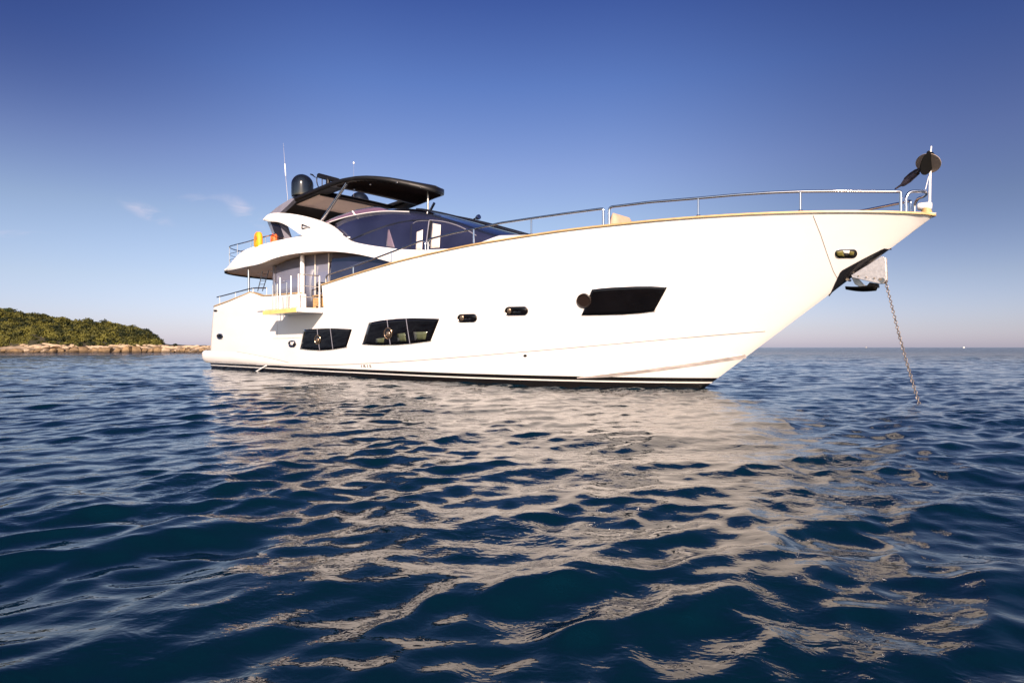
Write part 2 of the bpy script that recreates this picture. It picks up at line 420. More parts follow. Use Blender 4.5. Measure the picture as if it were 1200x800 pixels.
for top, bot, mull, port in W:
    fr = hull_patch([(x - .9 if i == 0 else x + .9 if i == len(top) - 1 else x, y - .8) for i, (x, y) in enumerate(top)], [(x - .9 if i == 0 else x + .9 if i == len(bot) - 1 else x, y + .8) for i, (x, y) in enumerate(bot)], 24, 8, HO, 'hull_window', M['white2'], .02)
    fr.data.name = 'hull_window'
    gl = hull_patch(top, bot, 24, 8, HO + .006, 'pane', M['glass_hull'], .012, parent=fr, port=False)
    for a, b in mull:
        T = lerpline([HL(*a), HL(*b)], 6)
        MB().tube([hoff(p, HO + .008) for p in T], .012, 6).build('glazing_bar', M['grey'], fr)
    cx, cy, rx, ry = port
    pt = disc_on_hull(cx, cy, rx, ry, 'opening_porthole', M['black'] if mull else M['plug'], HO + .02, .02, fr, dome=.0)
    ring = [hoff(HL(cx + rx * math.cos(2 * math.pi * k / 24), cy + ry * math.sin(2 * math.pi * k / 24)), HO + .02) for k in range(25)]
    MB().tube(ring, .014 if mull else .022, 6, cap=False).build('rim', M['goldtrim'] if mull else M['steel_dark'], pt) if False else MB().tube(ring, .014 if mull else .022, 6, cap=False).build('porthole_rim', M['goldtrim'] if mull else M['plug'], fr)
    if mull:
        disc_on_hull(cx + rx * .15, cy + ry * .2, rx * .55, ry * .6, 'porthole_glint', M['goldtrim'], HO + .04, .01, fr, rings=3, dome=.03)  # bronze disc stands in for the tan reflection in the glass
    win_objs.append(fr)
# olive blinds seen in the second window
for q in [[(441, 397), (451, 395.5), (450, 401.5), (440.5, 401.5)], [(466, 391), (475, 390), (476.5, 399.5), (466.5, 400)], [(485, 389), (501, 388.5), (499, 397.5), (486.5, 398.5)]]:
    hull_patch([q[0], q[1]], [q[3], q[2]], 4, 3, HO + .0085, 'blind', M['oliveblind'], .001, parent=win_objs[1], port=False)
# oval portlights amidships
def capsule(x0, x1, y0, y1, n=10):
    r = (y1 - y0) / 2; cy = (y0 + y1) / 2; rx = r * .9; pts = []
    for k in range(n + 1):
        a = math.pi / 2 + math.pi * k / n; pts.append((x0 + rx + rx * math.cos(a), cy - r * math.sin(a)))
    for k in range(n + 1):
        a = -math.pi / 2 + math.pi * k / n; pts.append((x1 - rx + rx * math.cos(a), cy - r * math.sin(a)))
    return pts
def capsule_patch(box, off, name, mt, parent, thick=.015, skew=0):
    pts = capsule(*box); n = len(pts); cx = (box[0] + box[1]) / 2; cy = (box[2] + box[3]) / 2
    pts = [(x, y + skew * (x - cx)) for x, y in pts]
    rows = [[hoff(HL(cx + (x - cx) * t, cy + (y - cy) * t), off) for x, y in pts] for t in (0.02, .5, 1)]
    o = MB().grid(rows, True).build(name, mt, parent, thick=thick)
    ring = [hoff(HL(x, y), off) for x, y in pts]; ring.append(ring[0])
    return o, ring
for box in [(536.5, 559, 368.2, 377.2), (592, 618.7, 359.6, 369.2)]:
    o, ring = capsule_patch(box, HO, 'portlight', M['glass_hull'], yacht, skew=-.02)
    MB().tube(ring, .013, 6, cap=False).build('portlight_rim', M['steel_dark'], o)
    disc_on_hull(box[0] + 5, (box[2] + box[3]) / 2, 2.6, 3.6, 'portlight_glint', M['goldtrim'], HO + .015, .01, o, rings=3, dome=.02)  # gold spot imitates a glint at the left end of the glass
# hawse hole in the bow flare
o, ring = capsule_patch((979.2, 1004, 292.6, 301.8), HO - .004, 'hawse_hole', M['blackmatte'], yacht, skew=-.01)
MB().tube(ring, .014, 6, cap=False).build('hawse_rim', M['chrome'], o)
hull_patch([(980.5, 295), (988, 294)], [(981, 300.5), (990, 300.8)], 4, 3, HO + .022, 'hawse_bollard', M['olive'], .006, parent=o, port=False)
hull_patch([(988, 293.8), (996, 293.8)], [(988.5, 297.3), (995.5, 297.3)], 4, 3, HO + .022, 'hawse_roller', M['white2'], .006, parent=o, port=False)
hull_patch([(996.5, 294.6), (1001.5, 295.2)], [(995, 299.8), (1000.5, 299.4)], 4, 3, HO + .022, 'hawse_bollard', M['olive'], .006, parent=o, port=False)
# aft fairlead, vent and slot
o, ring = capsule_patch((255.4, 262, 391.3, 396.5), HO + .03, 'aft_fairlead', M['blackmatte'], yacht)
MB().tube(ring, .03, 6, cap=False).build('fairlead_rim', M['chrome'], o)
o, ring = capsule_patch((338.6, 347, 399.3, 406), HO, 'side_vent', M['plug'], yacht)
MB().tube(ring, .03, 6, cap=False).build('vent_rim', M['chrome'], o)
hull_patch([(340.6, 400.8), (345, 400.8)], [(340.6, 404.3), (343.5, 404.3)], 4, 3, HO + .02, 'vent_flap', M['white2'], .006, parent=o, port=False)
o, ring = capsule_patch((251.2, 255.0, 363, 365.0), HO + .03, 'mooring_slot', M['blackmatte'], yacht)
o, ring = capsule_patch((613.5, 617.5, 415.3, 418.2), HO, 'drain_outlet', M['blackmatte'], yacht)
MB().tube([HL(312.5, 428.2) , HL(311, 429.4) + Vector((0, -.05, 0)), HL(300.8, 437.2) + Vector((0, -.22, -.04))], .024, 8).build('outlet_pipe', M['white2'], yacht)
# styling lines and seams
hull_line([(300, 427.7), (340, 428), (390, 427.4), (430, 425.7), (480, 422.8), (540, 418.2), (570, 415.7), (640, 410), (720, 403), (810, 395), (897, 388)], .018, 'rubbing_line', M['seam'], n=120)
hull_line([(242.5, 410.3), (262, 410.8), (272, 411.2), (292, 414.4), (313.5, 418.8), (338.5, 424.5)], .02, 'styling_line', M['seam'], n=50)
def hull_seam(pts, name):
    T = lerpline([HL(*p) for p in pts], 24)
    return MB().tube([hoff(p, .003) for p in T], .006, 5).build(name, M['seam'], yacht)
hull_seam([(953, 252.5), (962, 275), (977, 318), (981.5, 326)], 'bow_seam')
hull_seam([(324.5, 349), (325, 360), (325.3, 390), (325, 396)], 'gate_seam')
hull_seam([(320, 396.5), (335, 396.2), (353, 395.3)], 'recess_seam')
# spray rail that climbs from the waterline to the stem
rl = [(676, 442), (705, 438.3), (760, 431.8), (820.6, 423.3), (862, 416.6), (873, 414.8)]
T = lerpline(smoothline([HL(*p) for p in rl], 1), 70); rows = [[], [], [], []]
for i, p in enumerate(T):
    k = min(1, i / 14.) ; e = max(0, min(1, (69 - i) / 6.)); wd_ = .065 * k
    rows[0].append(hoff(p, .0)); rows[1].append(hoff(Vector((p.x, p.y, p.z - .012)), .0 + .055 * k * e))
    rows[2].append(hoff(Vector((p.x, p.y, p.z - .022)), .0 + .055 * k * e)); rows[3].append(hoff(Vector((p.x, p.y, p.z - .03 - wd_)), .002))
MB().grid(rows).build('spray_rail', M['scuff_shade'], yacht, angle=20)  # grey tone holds both scuffing and the shade of the down-facing facet
# bulge of the bathing platform
T = lerpline([HL(*p) for p in [(234.6, 413.6), (237, 411.5), (243, 410.8), (262, 411.3), (272, 411.7), (292, 414.8), (313.5, 419.2), (336, 424.6)]], 50)
B = lerpline([HL(*p) for p in [(234.6, 421.0), (239, 424.0), (247, 425.3), (262, 425.9), (280, 426.5), (309, 428), (322, 428), (336, 426.5)]], 50)
rows = []
for j in range(9):
    t = j / 8; row = []
    for i, (a, b) in enumerate(zip(T, B)):
        p = a.lerp(b, t); k = 1 - (i / 49.) ** 2; q = min(1, max(0, (-24.3 - p.x) / .6)); row.append(hoff(p, .003 + .10 * k * math.sin(math.pi * t) ** .6 - .28 * (1 - math.sqrt(1 - q * q))))
    rows.append(row)
mbp = MB().grid(rows)
mbp.build('quarter_bulge', M['hull'], yacht)
pl = MB(); rows = []
def plan(u):                       # half breadth of the platform in plan
    q = min(1, max(0, (-24.3 - u) / .6)); return 2.84 - .3 * (1 - math.sqrt(max(0, 1 - q * q)))
prof = [(.22, .31), (.10, .34), (.02, .44), (0, .58), (.015, .74), (.06, .83), (.16, .87)]
for ins, z in prof:
    row = []
    us = list(np.linspace(-22.9, -24.3, 8)) + [-24.3 - .6 * math.sin(k * math.pi / 20) for k in range(1, 11)]
    for u in us: row.append(Vector((u + ins * (.9 if u < -24.6 else .3 if u < -24.4 else 0), -(plan(u) - ins), z)))
    row += [Vector((p.x, -p.y, p.z)) for p in row[::-1]]
    rows.append(row)
pl.grid(rows); pl.f.append(tuple(range((len(prof) - 1) * len(row), len(prof) * len(row))))
pl.f.append(tuple(range(0, len(row))))
pl.build('swim_platform', M['hull'], yacht, angle=50)
# small lettering near the waterline
txc = bpy.data.curves.new('t', 'FONT'); txc.body = 'I R I S'; txc.size = .2; txc.extrude = .004; txc.align_x = 'CENTER'
to = bpy.data.objects.new('t', txc); C.objects.link(to); dg = bpy.context.evaluated_depsgraph_get(); dg.update()
me = bpy.data.meshes.new_from_object(to.evaluated_get(dg)); bpy.data.objects.remove(to)
a = HL(424, 430.3); b = HL(435.5, 430.3); lo_ = min(v.co.x for v in me.vertices); hi_ = max(v.co.x for v in me.vertices); hh = max(v.co.y for v in me.vertices)
for v in me.vertices:
    t = (v.co.x - lo_) / (hi_ - lo_); p = a.lerp(b, t); p.z += v.co.y / hh * .085; q = hoff(p, HO + .002 + v.co.z); v.co = q
bm = bmesh.new(); bm.from_mesh(me); left = set(bm.verts); 
while left:
    st_ = [left.pop()]; comp = set(st_)
    while st_:
        v = st_.pop()
        for e in v.link_edges:
            q = e.other_vert(v)
            if q in left: left.discard(q); comp.add(q); st_.append(q)
    idx = {v: i for i, v in enumerate(comp)}; fs_ = [[idx[v] for v in f.verts] for f in bm.faces if f.verts[0] in comp]
    m_ = bpy.data.meshes.new('letter'); m_.from_pydata([v.co[:] for v in comp], [], fs_); m_.materials.append(M['black']); lo2 = bpy.data.objects.new('letter', m_); C.objects.link(lo2); lo2.parent = yacht
bm.free()

# ------------------------------------------------------------------ anchor pocket on the stem
Tq = [(1047.6, 293.0), (1036.4, 291.2), (1010, 304.5), (986.0, 317.6), (969.8, 350.0)]
T = lerpline([HL(*p) for p in Tq], 30)[1:-1]; rows = []
for j in range(9):
    t = j / 8; row = []
    for a in T:
        us = a.z / .759; zb = a.z - .0
        # slide along the horizontal from the outline to the stem line
        u = a.x + (us - a.x) * 0; tz = a.z + (max(.759 * a.x, 0) - a.z) * t
        row.append(hoff(Vector((a.x, a.y, tz)), .02 if t < 1 else 0.0))
    rows.append(row)
for sgn in (1, -1):
    MB().grid([[Vector((p.x, p.y * sgn, p.z)) for p in r] for r in rows]).build('stem_plate', M['black'], yacht, thick=.004)
anc = MB()
def plate(mb, pts, v0, v1):
    n = len(pts); A = [L(x, y, (v0 + v1) / 2 if v0 > 0 else 0) for x, y in pts]
    vs = [Vector((p.x, -v0, p.z)) for p in A] + [Vector((p.x, -v1, p.z)) for p in A]
    fs = [tuple(range(n))[::-1], tuple(range(n, 2 * n))] + [(i, (i + 1) % n, n + (i + 1) % n, n + i) for i in range(n)]
    mb.add(vs, fs); return mb
cheek = [(1033, 300.5), (1038, 301.8), (1039.2, 327.5), (1035.5, 332), (1030, 332.2), (999, 325.2), (997.5, 322.5)]
ar = plate(MB(), cheek, .09, .12).build('anchor_bracket', M['anchorsteel'], yacht, bevel=.006)
plate(MB(), cheek, -.12, -.09).build('bracket_cheek', M['anchorsteel'], ar)
for (x, y) in [(1031.5, 327.3), (1024.5, 326), (1015, 325), (1006, 323.5)]:
    p = L(x, y, .125); MB().lathe([(0, -.02), (.028 if x > 1031 else .016, -.02), (.028 if x > 1031 else .016, .012), (0, .012)], p, 12, Matrix.Rotation(R(90), 3, 'X')).build('bolt', M['goldtrim'], ar)
rp = L(1035.5, 329, 0); MB().lathe([(0, -.13), (.05, -.13), (.035, -.04), (.035, .04), (.05, .13), (0, .13)], rp, 16, Matrix.Rotation(R(90), 3, 'X')).build('bow_roller', M['steel_dark'], ar)
ank = MB()
plate(ank, [(996, 321), (1000, 320), (1012, 333), (1020, 338), (1012, 338.5), (1002, 333)], -.03, .03)
o_ = ank.build('anchor', M['steel_dark'], yacht, bevel=.008)
# curved flukes under the shank, spread to both sides
fl = MB(); rows = []
A0 = L(991.3, 338.2, 0); A1 = L(1027, 336.2, 0)
for i in range(13):
    t = i / 12; c_ = A0.lerp(A1, t); c_.z -= .03 * math.sin(math.pi * t); half = .02 + .13 * math.sin(min(1, t * 1.25) * math.pi / 2) ** .8
    rows.append([Vector((c_.x, half * k, c_.z + (.05 + .06 * t) * (1 - abs(k)) * -1 + .05)) for k in (-1, -.6, -.25, 0, .25, .6, 1)])
fl.grid(rows); fl.build('fluke', M['discblack'], o_, thick=.018)
plate(MB(), [(1020, 331), (1029.5, 332.5), (1030, 337), (1021, 337.5), (1016, 335.5)], -.06, .06).build('fluke_heel', M['blackmatte'], o_)
for (x, y) in [(996.5, 321.5), (994.5, 328), (1001, 319)]:
    p = L(x, y, 0); MB().lathe([(0, -.11), (.028, -.11), (.028, .11), (0, .11)], p, 12, Matrix.Rotation(R(90), 3, 'X')).build('anchor_pin', M['goldtrim'], o_)

# ------------------------------------------------------------------ stainless handrails
def sheer_pt(px, py, inset=.05):
    u, v, z = onsheer(px, py); k = 1 if v > .25 else v / .25; return Vector((u, -(v - inset * k), z))
def rail(pts, posts, side=1, r=.028, name='handrail'):
    P = [sheer_pt(*p) for p in pts]
    # keep the two upright ends vertical
    P[0] = Vector((P[1].x, P[1].y, ZT(P[1].x) + .0)); P[-1] = Vector((P[-2].x, P[-2].y, ZT(P[-2].x)))
    path = roundpath(P, .12)
    o = MB().tube([Vector((p.x, p.y * side, p.z)) for p in path], r, 10).build(name, M['chrome'], yacht)
    for px, py in posts:
        p = sheer_pt(px, py); z0 = ZT(p.x)
        MB().tube([(p.x, p.y * side, z0), (p.x, p.y * side, p.z)], r * .8, 8).build('stanchion', M['chrome'], o)
        MB().lathe([(0, 0), (.05, 0), (.045, .015), (.02, .03), (0, .03)], (p.x, p.y * side, z0 + .034), 12).build('stanchion_base', M['chrome'], o)
    return o
rails = [([(380.5, 333), (380.5, 323), (386, 320.5), (412.5, 312), (455, 296), (490, 282.5), (497, 281.5), (497, 293)], [(412.5, 312.3), (457, 295.4)]),
         ([(500, 292.5), (500, 280.5), (506, 278.7), (530, 272.5), (552.5, 268), (585, 261), (621, 255.5), (660, 250), (702, 244.4), (705.5, 244.4), (705.5, 262)], [(553.5, 267.8), (621, 255.7)]),
         ([(712.3, 262.5), (712.3, 242.3), (722, 241.2), (760, 236.5), (817, 231.8), (860, 228), (900, 225.3), (937, 223.9), (980, 223.5), (1050, 224), (1055, 224), (1055, 249)], [(817, 231.8), (937, 224)])]
for pts, posts in rails:
    for side in (1, -1): rail(pts, posts, side)
# pulpit hoop wrapping the bow
pp = [sheer_pt(1061, 249), sheer_pt(1061, 230), sheer_pt(1066, 223.8), sheer_pt(1076, 223.6), Vector((4.50, -.12, loc(1086, 225.8, 0)[1]))]
pp[0] = Vector((pp[1].x, pp[1].y, ZT(pp[1].x)))
pp2 = [Vector((p.x, -p.y, p.z)) for p in pp[::-1]]
pul = MB().tube(roundpath(pp + pp2, .14), .028, 10).build('pulpit', M['chrome'], yacht)
# bow staff and light
sp = L(1089, 226, 0); stp = L(1090.6, 176.5, 0)
stf = MB().tube([Vector((sp.x, 0, ZT(4.5) + .02)), Vector((stp.x, 0, stp.z))], [.024, .016], 8).build('jackstaff', M['white2'], yacht)
MB().tube([L(1088.5, 206, 0), L(1084.5, 222, .03)], .007, 6).build('halyard', M['white2'], stf)
MB().tube([L(1090.8, 178, 0), L(1091.3, 171.5, 0)], .012, 6).build('staff_tip', M['white2'], stf)
lp_ = L(1088.3, 179.5, 0); MB().lathe([(0, -.06), (.035, -.06), (.045, -.02), (.03, .03), (0, .05)], lp_, 12).build('navigation_light', M['blackmatte'], stf)
# windlass / bow chock
ck = MB(); c0 = L(1075.5, 242.5, 0); c1 = L(1092, 241, 0)
MB().tube([c0, c0.lerp(c1, .1), c0.lerp(c1, .9), c1], [.06, .075, .075, .06], 14).build('bow_fender_roller', M['white2'], yacht)
cc = c0.lerp(c1, .6); MB().lathe([(0, -.22), (.13, -.22), (.09, -.10), (.07, -.04), (0, -.04)], cc, 14).build('roller_pedestal', M['cap'], yacht)

# ------------------------------------------------------------------ superstructure
def patch(top, bot, n=30, m=6, name='panel', mt=None, thick=.05, parent=None, mirror=True, sm=1, bulge=0, off=1):
    """sheet between two lines given as (px, py, v); thickness goes inboard"""
    T = lerpline(smoothline([L(*p) for p in top], sm), n); B = lerpline(smoothline([L(*p) for p in bot], sm), n)
    rows = []
    for j in range(m + 1):
        t = j / m; rows.append([a.lerp(b, t) + Vector((0, -bulge * math.sin(math.pi * t), 0)) for a, b in zip(T, B)])
    outs = []
    for s_ in ((1, -1) if mirror else (1,)):
        rr = [[Vector((p.x, p.y * s_, p.z)) for p in r] for r in rows]
        inn = [[Vector((p.x, p.y + s_ * thick, p.z)) for p in r] for r in rr]
        mb = MB().grid(rr); mb.grid(inn)
        # rim
        loop = rr[0] + [r[-1] for r in rr[1:]] + rr[-1][::-1][1:] + [r[0] for r in rr[::-1][1:]]
        loopi = inn[0] + [r[-1] for r in inn[1:]] + inn[-1][::-1][1:] + [r[0] for r in inn[::-1][1:]]
        mb.grid([loop, loopi])
        outs.append(mb.build(name, mt, parent or yacht, angle=35))
    return outs
# flybridge wing: the white side that sweeps from the aft overhang down into the house side
wing_top = [(264, 315.8, 2.9), (272, 306, 2.93), (280, 297.5, 2.93), (290, 291, 2.92), (312.5, 285, 2.85), (335, 279.5, 2.75), (355, 276.5, 2.6), (380, 271, 2.5), (398, 273.5, 2.45), (409, 282.7, 2.42), (430, 287, 2.42), (450, 290, 2.42), (482.5, 293.2, 2.42), (515, 292.3, 2.42), (540, 290, 2.40)]
wing_bot = [(264.5, 317.6, 2.9), (275, 315.5, 2.95), (287.5, 312.5, 2.97), (305, 309.3, 2.97), (317.5, 303.5, 2.95), (340, 297.6, 2.92), (370, 294.5, 2.86), (395, 294.5, 2.76), (420, 297.6, 2.65), (445, 303.5, 2.55), (457, 307, 2.5), (480, 313, 2.5), (520, 316, 2.45), (540, 316, 2.42)]
patch(wing_top, wing_bot, 70, 8, 'flybridge_wing', M['white'], .10, bulge=.05, sm=2)
arch_top = [(309.3, 256.5, 2.6), (311, 253.2, 2.6), (315.5, 250.6, 2.58), (322.5, 249.2, 2.56), (342, 250.4, 2.52), (360, 254, 2.5), (375, 258.7, 2.45), (387, 264.2, 2.42), (398, 274, 2.44)]
arch_bot = [(309.5, 258.5, 2.6), (315, 259.6, 2.6), (326, 260, 2.6), (335, 263.5, 2.6), (344, 269.3, 2.6), (353.5, 276.2, 2.58), (366, 278, 2.52), (380, 277, 2.5), (397, 276.5, 2.45)]
patch(arch_top, arch_bot, 50, 8, 'flybridge_arch', M['white'], .16, bulge=.05, sm=2)
# dark emblem on the arch
em = MB(); T_ = [L(355.2, 263.2, 2.58), L(364.5, 266.2, 2.56), L(355.0, 268.0, 2.58), L(355.2, 263.2, 2.58)]
MB().tube([p + Vector((0, -.045, 0)) for p in T_], .022, 6).build('emblem', M['blackmatte'], yacht)
# pillar at the aft end of the flybridge
for s_ in (1, -1):
    a = [L(313, 259.5, 2.35), L(326.5, 259, 2.35)]; b = [L(323.5, 285, 2.35), L(334, 281, 2.35)]
    mb = MB()
    def pil(x0, x1, y0, y1, off):
        pass
    top0, top1 = a; bo0, bo1 = b
    rows = []
    for t0, t1 in ((top0, top1), (bo0, bo1)):
        rows.append([t0 + Vector((0, .0, 0)), t0.lerp(t1, .5) + Vector((.0, -.12, 0)), t1, t1 + Vector((0, .35, 0)), t0 + Vector((0, .35, 0))])
    mb.grid([[Vector((p.x, p.y * s_, p.z)) for p in r] for r in rows], True)
    po = mb.build('flybridge_pillar', M['grey'], yacht, angle=20)
    po.data.materials.append(M['black'])
    for p in po.data.polygons:
        c_ = sum((po.data.vertices[i].co.x for i in p.vertices)) / 4
        if abs(p.normal.y) > .3 and c_ > sum(v.co.x for v in po.data.vertices) / len(po.data.vertices): p.material_index = 1
# flybridge floor / soffit with a rounded aft edge
def zl(u):   # underside height from the wing's lower edge
    pts = [(L(x, y, v).x, L(x, y, v).z) for x, y, v in wing_bot]; pts.sort(); return float(np.interp(u, [p[0] for p in pts], [p[1] for p in pts]))
sof = []; top = []
_wb = sorted((L(x, y, v).x, v) for x, y, v in wing_bot)
def vmax(u):
    if u > -21.3: return min(2.93, float(np.interp(u, [p[0] for p in _wb], [p[1] for p in _wb])) - (.10 if u > -20.5 else .02))
    q = min(1, (-21.3 - u) / 1.75); return 2.93 * math.sqrt(max(0, 1 - q ** 2.2))
us = list(np.linspace(-9.5, -21.3, 30)) + [-21.3 - 1.75 * math.sin(k * math.pi / 28) for k in range(1, 15)]
for u in us:
    v = vmax(u) - .05 if u > -21.3 else max(vmax(u) - .05, 0.01); z = zl(u) + .02
    sof.append([Vector((u, v * k, z - (0.03 if abs(k) == 1 else 0))) for k in (-1, -.97, -.5, 0, .5, .97, 1)])
MB().grid(sof).build('soffit', M['soffit'], yacht, thick=.06, off=1, angle=30)
rim = [Vector((u, -vmax(u), zl(u) + .0)) for u in us if u <= -20.9]
rim = rim + [Vector((p.x, -p.y, p.z)) for p in rim[::-1]][1:]
# aft fascia: white band over a dark lower strip
MB().grid([[p + Vector((0, 0, .02)) for p in rim], [p + Vector((0, 0, .11)) for p in rim]]).build('aft_fascia', M['white'], yacht, thick=.05)
MB().grid([[p + Vector((0, 0, -.05)) for p in rim], [p + Vector((0, 0, .03)) for p in rim]]).build('fascia_strip', M['blackmatte'], yacht, thick=.05)
MB().grid([[Vector((p.x, p.y * .97, zl(p.x) + .1)), Vector((p.x, 0, zl(p.x) + .13)), Vector((p.x, -p.y * .97, zl(p.x) + .1))] for p in [Vector((u, -vmax(u) + .05, 0)) for u in us[:-1]]]).build('flybridge_floor', M['teak'], yacht, thick=.04)
for x, y in [(303, 320), (318, 314)]:
    p = L(x, y, 1.6); MB().lathe([(0, 0), (.06, 0), (.05, -.02), (0, -.02)], (p.x, p.y, zl(p.x) - .012), 12).build('downlight', M['chrome'], yacht)
# saloon: glass sides under the overhang
sal_top = [(319.5, 306, 2.3), (340, 296.5, 2.3), (370, 292, 2.3), (395, 292, 2.3), (430, 297, 2.3), (470, 308, 2.3)]
sal_bot = [(319.5, 372, 2.3), (352, 362, 2.3), (400, 348, 2.3), (430, 340, 2.3), (470, 330, 2.3), (480, 328, 2.3)]
u0 = loc(319.5, 340, 2.3)[0]; uA = list(np.linspace(u0, -8.3, 24))
for s_ in (1, -1):
    rows = [[Vector((u, -s_ * 2.3, min(zl(u), 4.75))) for u in uA], [Vector((u, -s_ * 2.3, ZD)) for u in uA]]
    MB().grid(rows).build('saloon_window', M['glass_saloon'], yacht, thick=.03)
MB().grid([[Vector((u0, y, zl(u0))) for y in (-2.3, 0, 2.3)], [Vector((u0, y, ZD)) for y in (-2.3, 0, 2.3)]]).build('saloon_door', M['glass_saloon'], yacht, thick=.03)
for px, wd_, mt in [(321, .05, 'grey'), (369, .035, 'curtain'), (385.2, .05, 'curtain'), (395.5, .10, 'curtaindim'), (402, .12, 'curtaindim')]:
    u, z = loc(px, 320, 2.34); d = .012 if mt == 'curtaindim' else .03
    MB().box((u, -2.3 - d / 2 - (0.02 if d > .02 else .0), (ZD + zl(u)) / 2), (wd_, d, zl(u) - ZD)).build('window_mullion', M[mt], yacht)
u, z = loc(354.3, 320, 2.45); MB().tube([(u, -2.45, ZD), (u, -2.45, zl(u))], .085, 14).build('support_column', M['white2'], yacht)
# aft supports and ladder under the overhang
u, z = loc(291.5, 330, 2.6); MB().tube([(u, -2.6, ZT(u) - .2), (u, -2.6, zl(u))], .045, 10).build('overhang_support', M['chrome'], yacht)
MB().tube([(u, 2.6, ZT(u) - .2), (u, 2.6, zl(u))], .045, 10).build('overhang_support', M['chrome'], yacht)
ld = MB(); A = L(309, 313, 1.7); B = L(302, 341, 1.7); A2 = L(316.5, 312.5, 1.7); B2 = L(307.5, 341, 1.7)
ld.tube([A, B], .02, 8); ld.tube([A2, B2], .02, 8)
for k in range(1, 7): ld.tube([A.lerp(B, k / 7), A2.lerp(B2, k / 7)], .014, 6)
ld.build('boarding_ladder', M['chrome'], yacht)
# flybridge aft rail
def vr(u): return max(vmax(u) - .22, 0)
rp_ = [Vector((u, -vr(u), 0)) for u in [-17.2, -18, -19, -20, -20.8, -21.1, -21.4, -21.8, -22.2, -22.5, -22.7]]
rp_ += [Vector((p.x, -p.y, 0)) for p in rp_[::-1]]
z1 = 5.62
fr_ = None
for k, z in enumerate((5.62, 5.28, 5.0)):
    path = [Vector((p.x, p.y, z)) for p in rp_]
    o = MB().tube(smoothline(path, 1), .024 if k == 0 else .013, 8).build('flybridge_rail' if k == 0 else 'rail_wire', M['chrome'], yacht if k == 0 else fr_)
    if k == 0: fr_ = o
for u in (-18, -19.4, -20.7, -21.9, -22.6):
    for s_ in (1, -1):
        MB().tube([(u, -s_ * vr(u), zl(u) + .2), (u, -s_ * vr(u), 5.62)], .018, 8).build('rail_post', M['chrome'], fr_)
# wheelhouse: a loft with navy glass sides, and a raked black windscreen
tu = [-13.4, -12.7, -12, -11, -10, -9, -8, -7, -6, -5, -4.2, -3.4, -3.0]
tz = [5.60, 5.69, 5.70, 5.64, 5.53, 5.35, 5.12, 4.76, 4.34, 3.98, 3.72, 3.45, 3.3]
tv = [2.12, 2.1, 2.1, 2.1, 2.1, 2.08, 2.02, 1.92, 1.76, 1.52, 1.2, .7, .3]
czz = [5.95, 6.0, 6.05, 6.05, 5.84, 5.55, 5.23, 4.90, 4.57, 4.24, 3.96, 3.68, 3.5]
def TI(a, u): return float(np.interp(u, tu, a))
U = list(np.linspace(-13.4, -3.0, 60))
edge = {}
rows = []
for u in U:
    row = []
    for k in range(-8, 9):
        t = k / 8.; row.append(Vector((u, t * TI(tv, u), TI(tz, u) + (TI(czz, u) - TI(tz, u)) * (1 - abs(t) ** 2.2))))
    rows.append(row)
iw = [i for i, u in enumerate(U) if u >= -10.6][0]
MB().grid(rows[iw:]).build('windscreen', M['windscreen'], yacht, thick=.03)
MB().grid(rows[:iw + 1]).build('cockpit_coaming', M['windscreen'], yacht, thick=.03)
zbw = [3.2] * 13
bv = [2.42, 2.42, 2.42, 2.42, 2.42, 2.42, 2.40, 2.34, 2.24, 2.08, 1.85, 1.4, .9]
for s_ in (1, -1):
    rows = []
    for u in U:
        row = []
        zt, zb = TI(tz, u), 3.25
        for k in range(9):
            t = k / 8.; v = TI(tv, u) + (TI(bv, u) - TI(tv, u)) * t; row.append(Vector((u, -s_ * (v + .05 * math.sin(math.pi * t)), zt + (zb - zt) * t)))
        rows.append(row)
    MB().grid(rows).build('wheelhouse_window', M['glass_side'], yacht, thick=.03)
def SV(u, z):     # half breadth of the wheelhouse side at a height
    zt = TI(tz, u); t = min(1, max(0, (zt - z) / (zt - 3.25))); return TI(tv, u) + (TI(bv, u) - TI(tv, u)) * t + .05 * math.sin(math.pi * t)
def SL(px, py, off=0):
    v = 2.2
    for _ in range(60): u, z = loc(px, py, v); v = .5 * v + .5 * (SV(u, z) + off)
    return Vector((u, -v, z))
def side_line(pts, r, name, mt, off=.01, sm=2):
    return MB().tube(smoothline([SL(*p, off) for p in pts], sm), r, 6).build(name, M[mt], yacht)
def side_quad(top, bot, name, mt, off=.006, n=6, m=6):
    T = lerpline([Vector((p[0], p[1], 0)) for p in top], n); B = lerpline([Vector((p[0], p[1], 0)) for p in bot], n)
    rows = [[SL(*(a.lerp(b, j / m)).xy, off) for a, b in zip(T, B)] for j in range(m + 1)]
    return MB().grid(rows).build(name, M[mt], yacht, thick=.004)
side_line([(408, 282.5), (421, 276.5), (441, 268.5), (461, 262), (482, 258), (503, 258)], .022, 'window_frame', 'black')
side_line([(503.5, 258), (520, 259.5), (536, 264), (548, 270), (558, 276)], .018, 'window_frame', 'grey')
side_line([(482, 263), (481, 292)], .018, 'window_frame', 'black')
side_line([(484, 262), (488, 259.2), (500, 258.6), (504, 258.6)], .012, 'window_frame', 'grey')
side_quad([(503, 258.5), (506.5, 258.5)], [(498.8, 292), (502.5, 292)], 'door_post', 'black')
side_line([(502.8, 258.5), (498.7, 292)], .016, 'window_frame', 'grey', off=.02)
side_quad([(507, 261.5), (516.5, 263.5)], [(504, 291), (515, 290)], 'curtain', 'curtain')
side_quad([(488, 272), (495.5, 269)], [(487, 292.5), (494.5, 292.5)], 'curtain', 'curtain')
side_quad([(454.5, 269.5), (456, 268.8)], [(452.5, 288.5), (462.5, 290)], 'curtain', 'curtaindim')
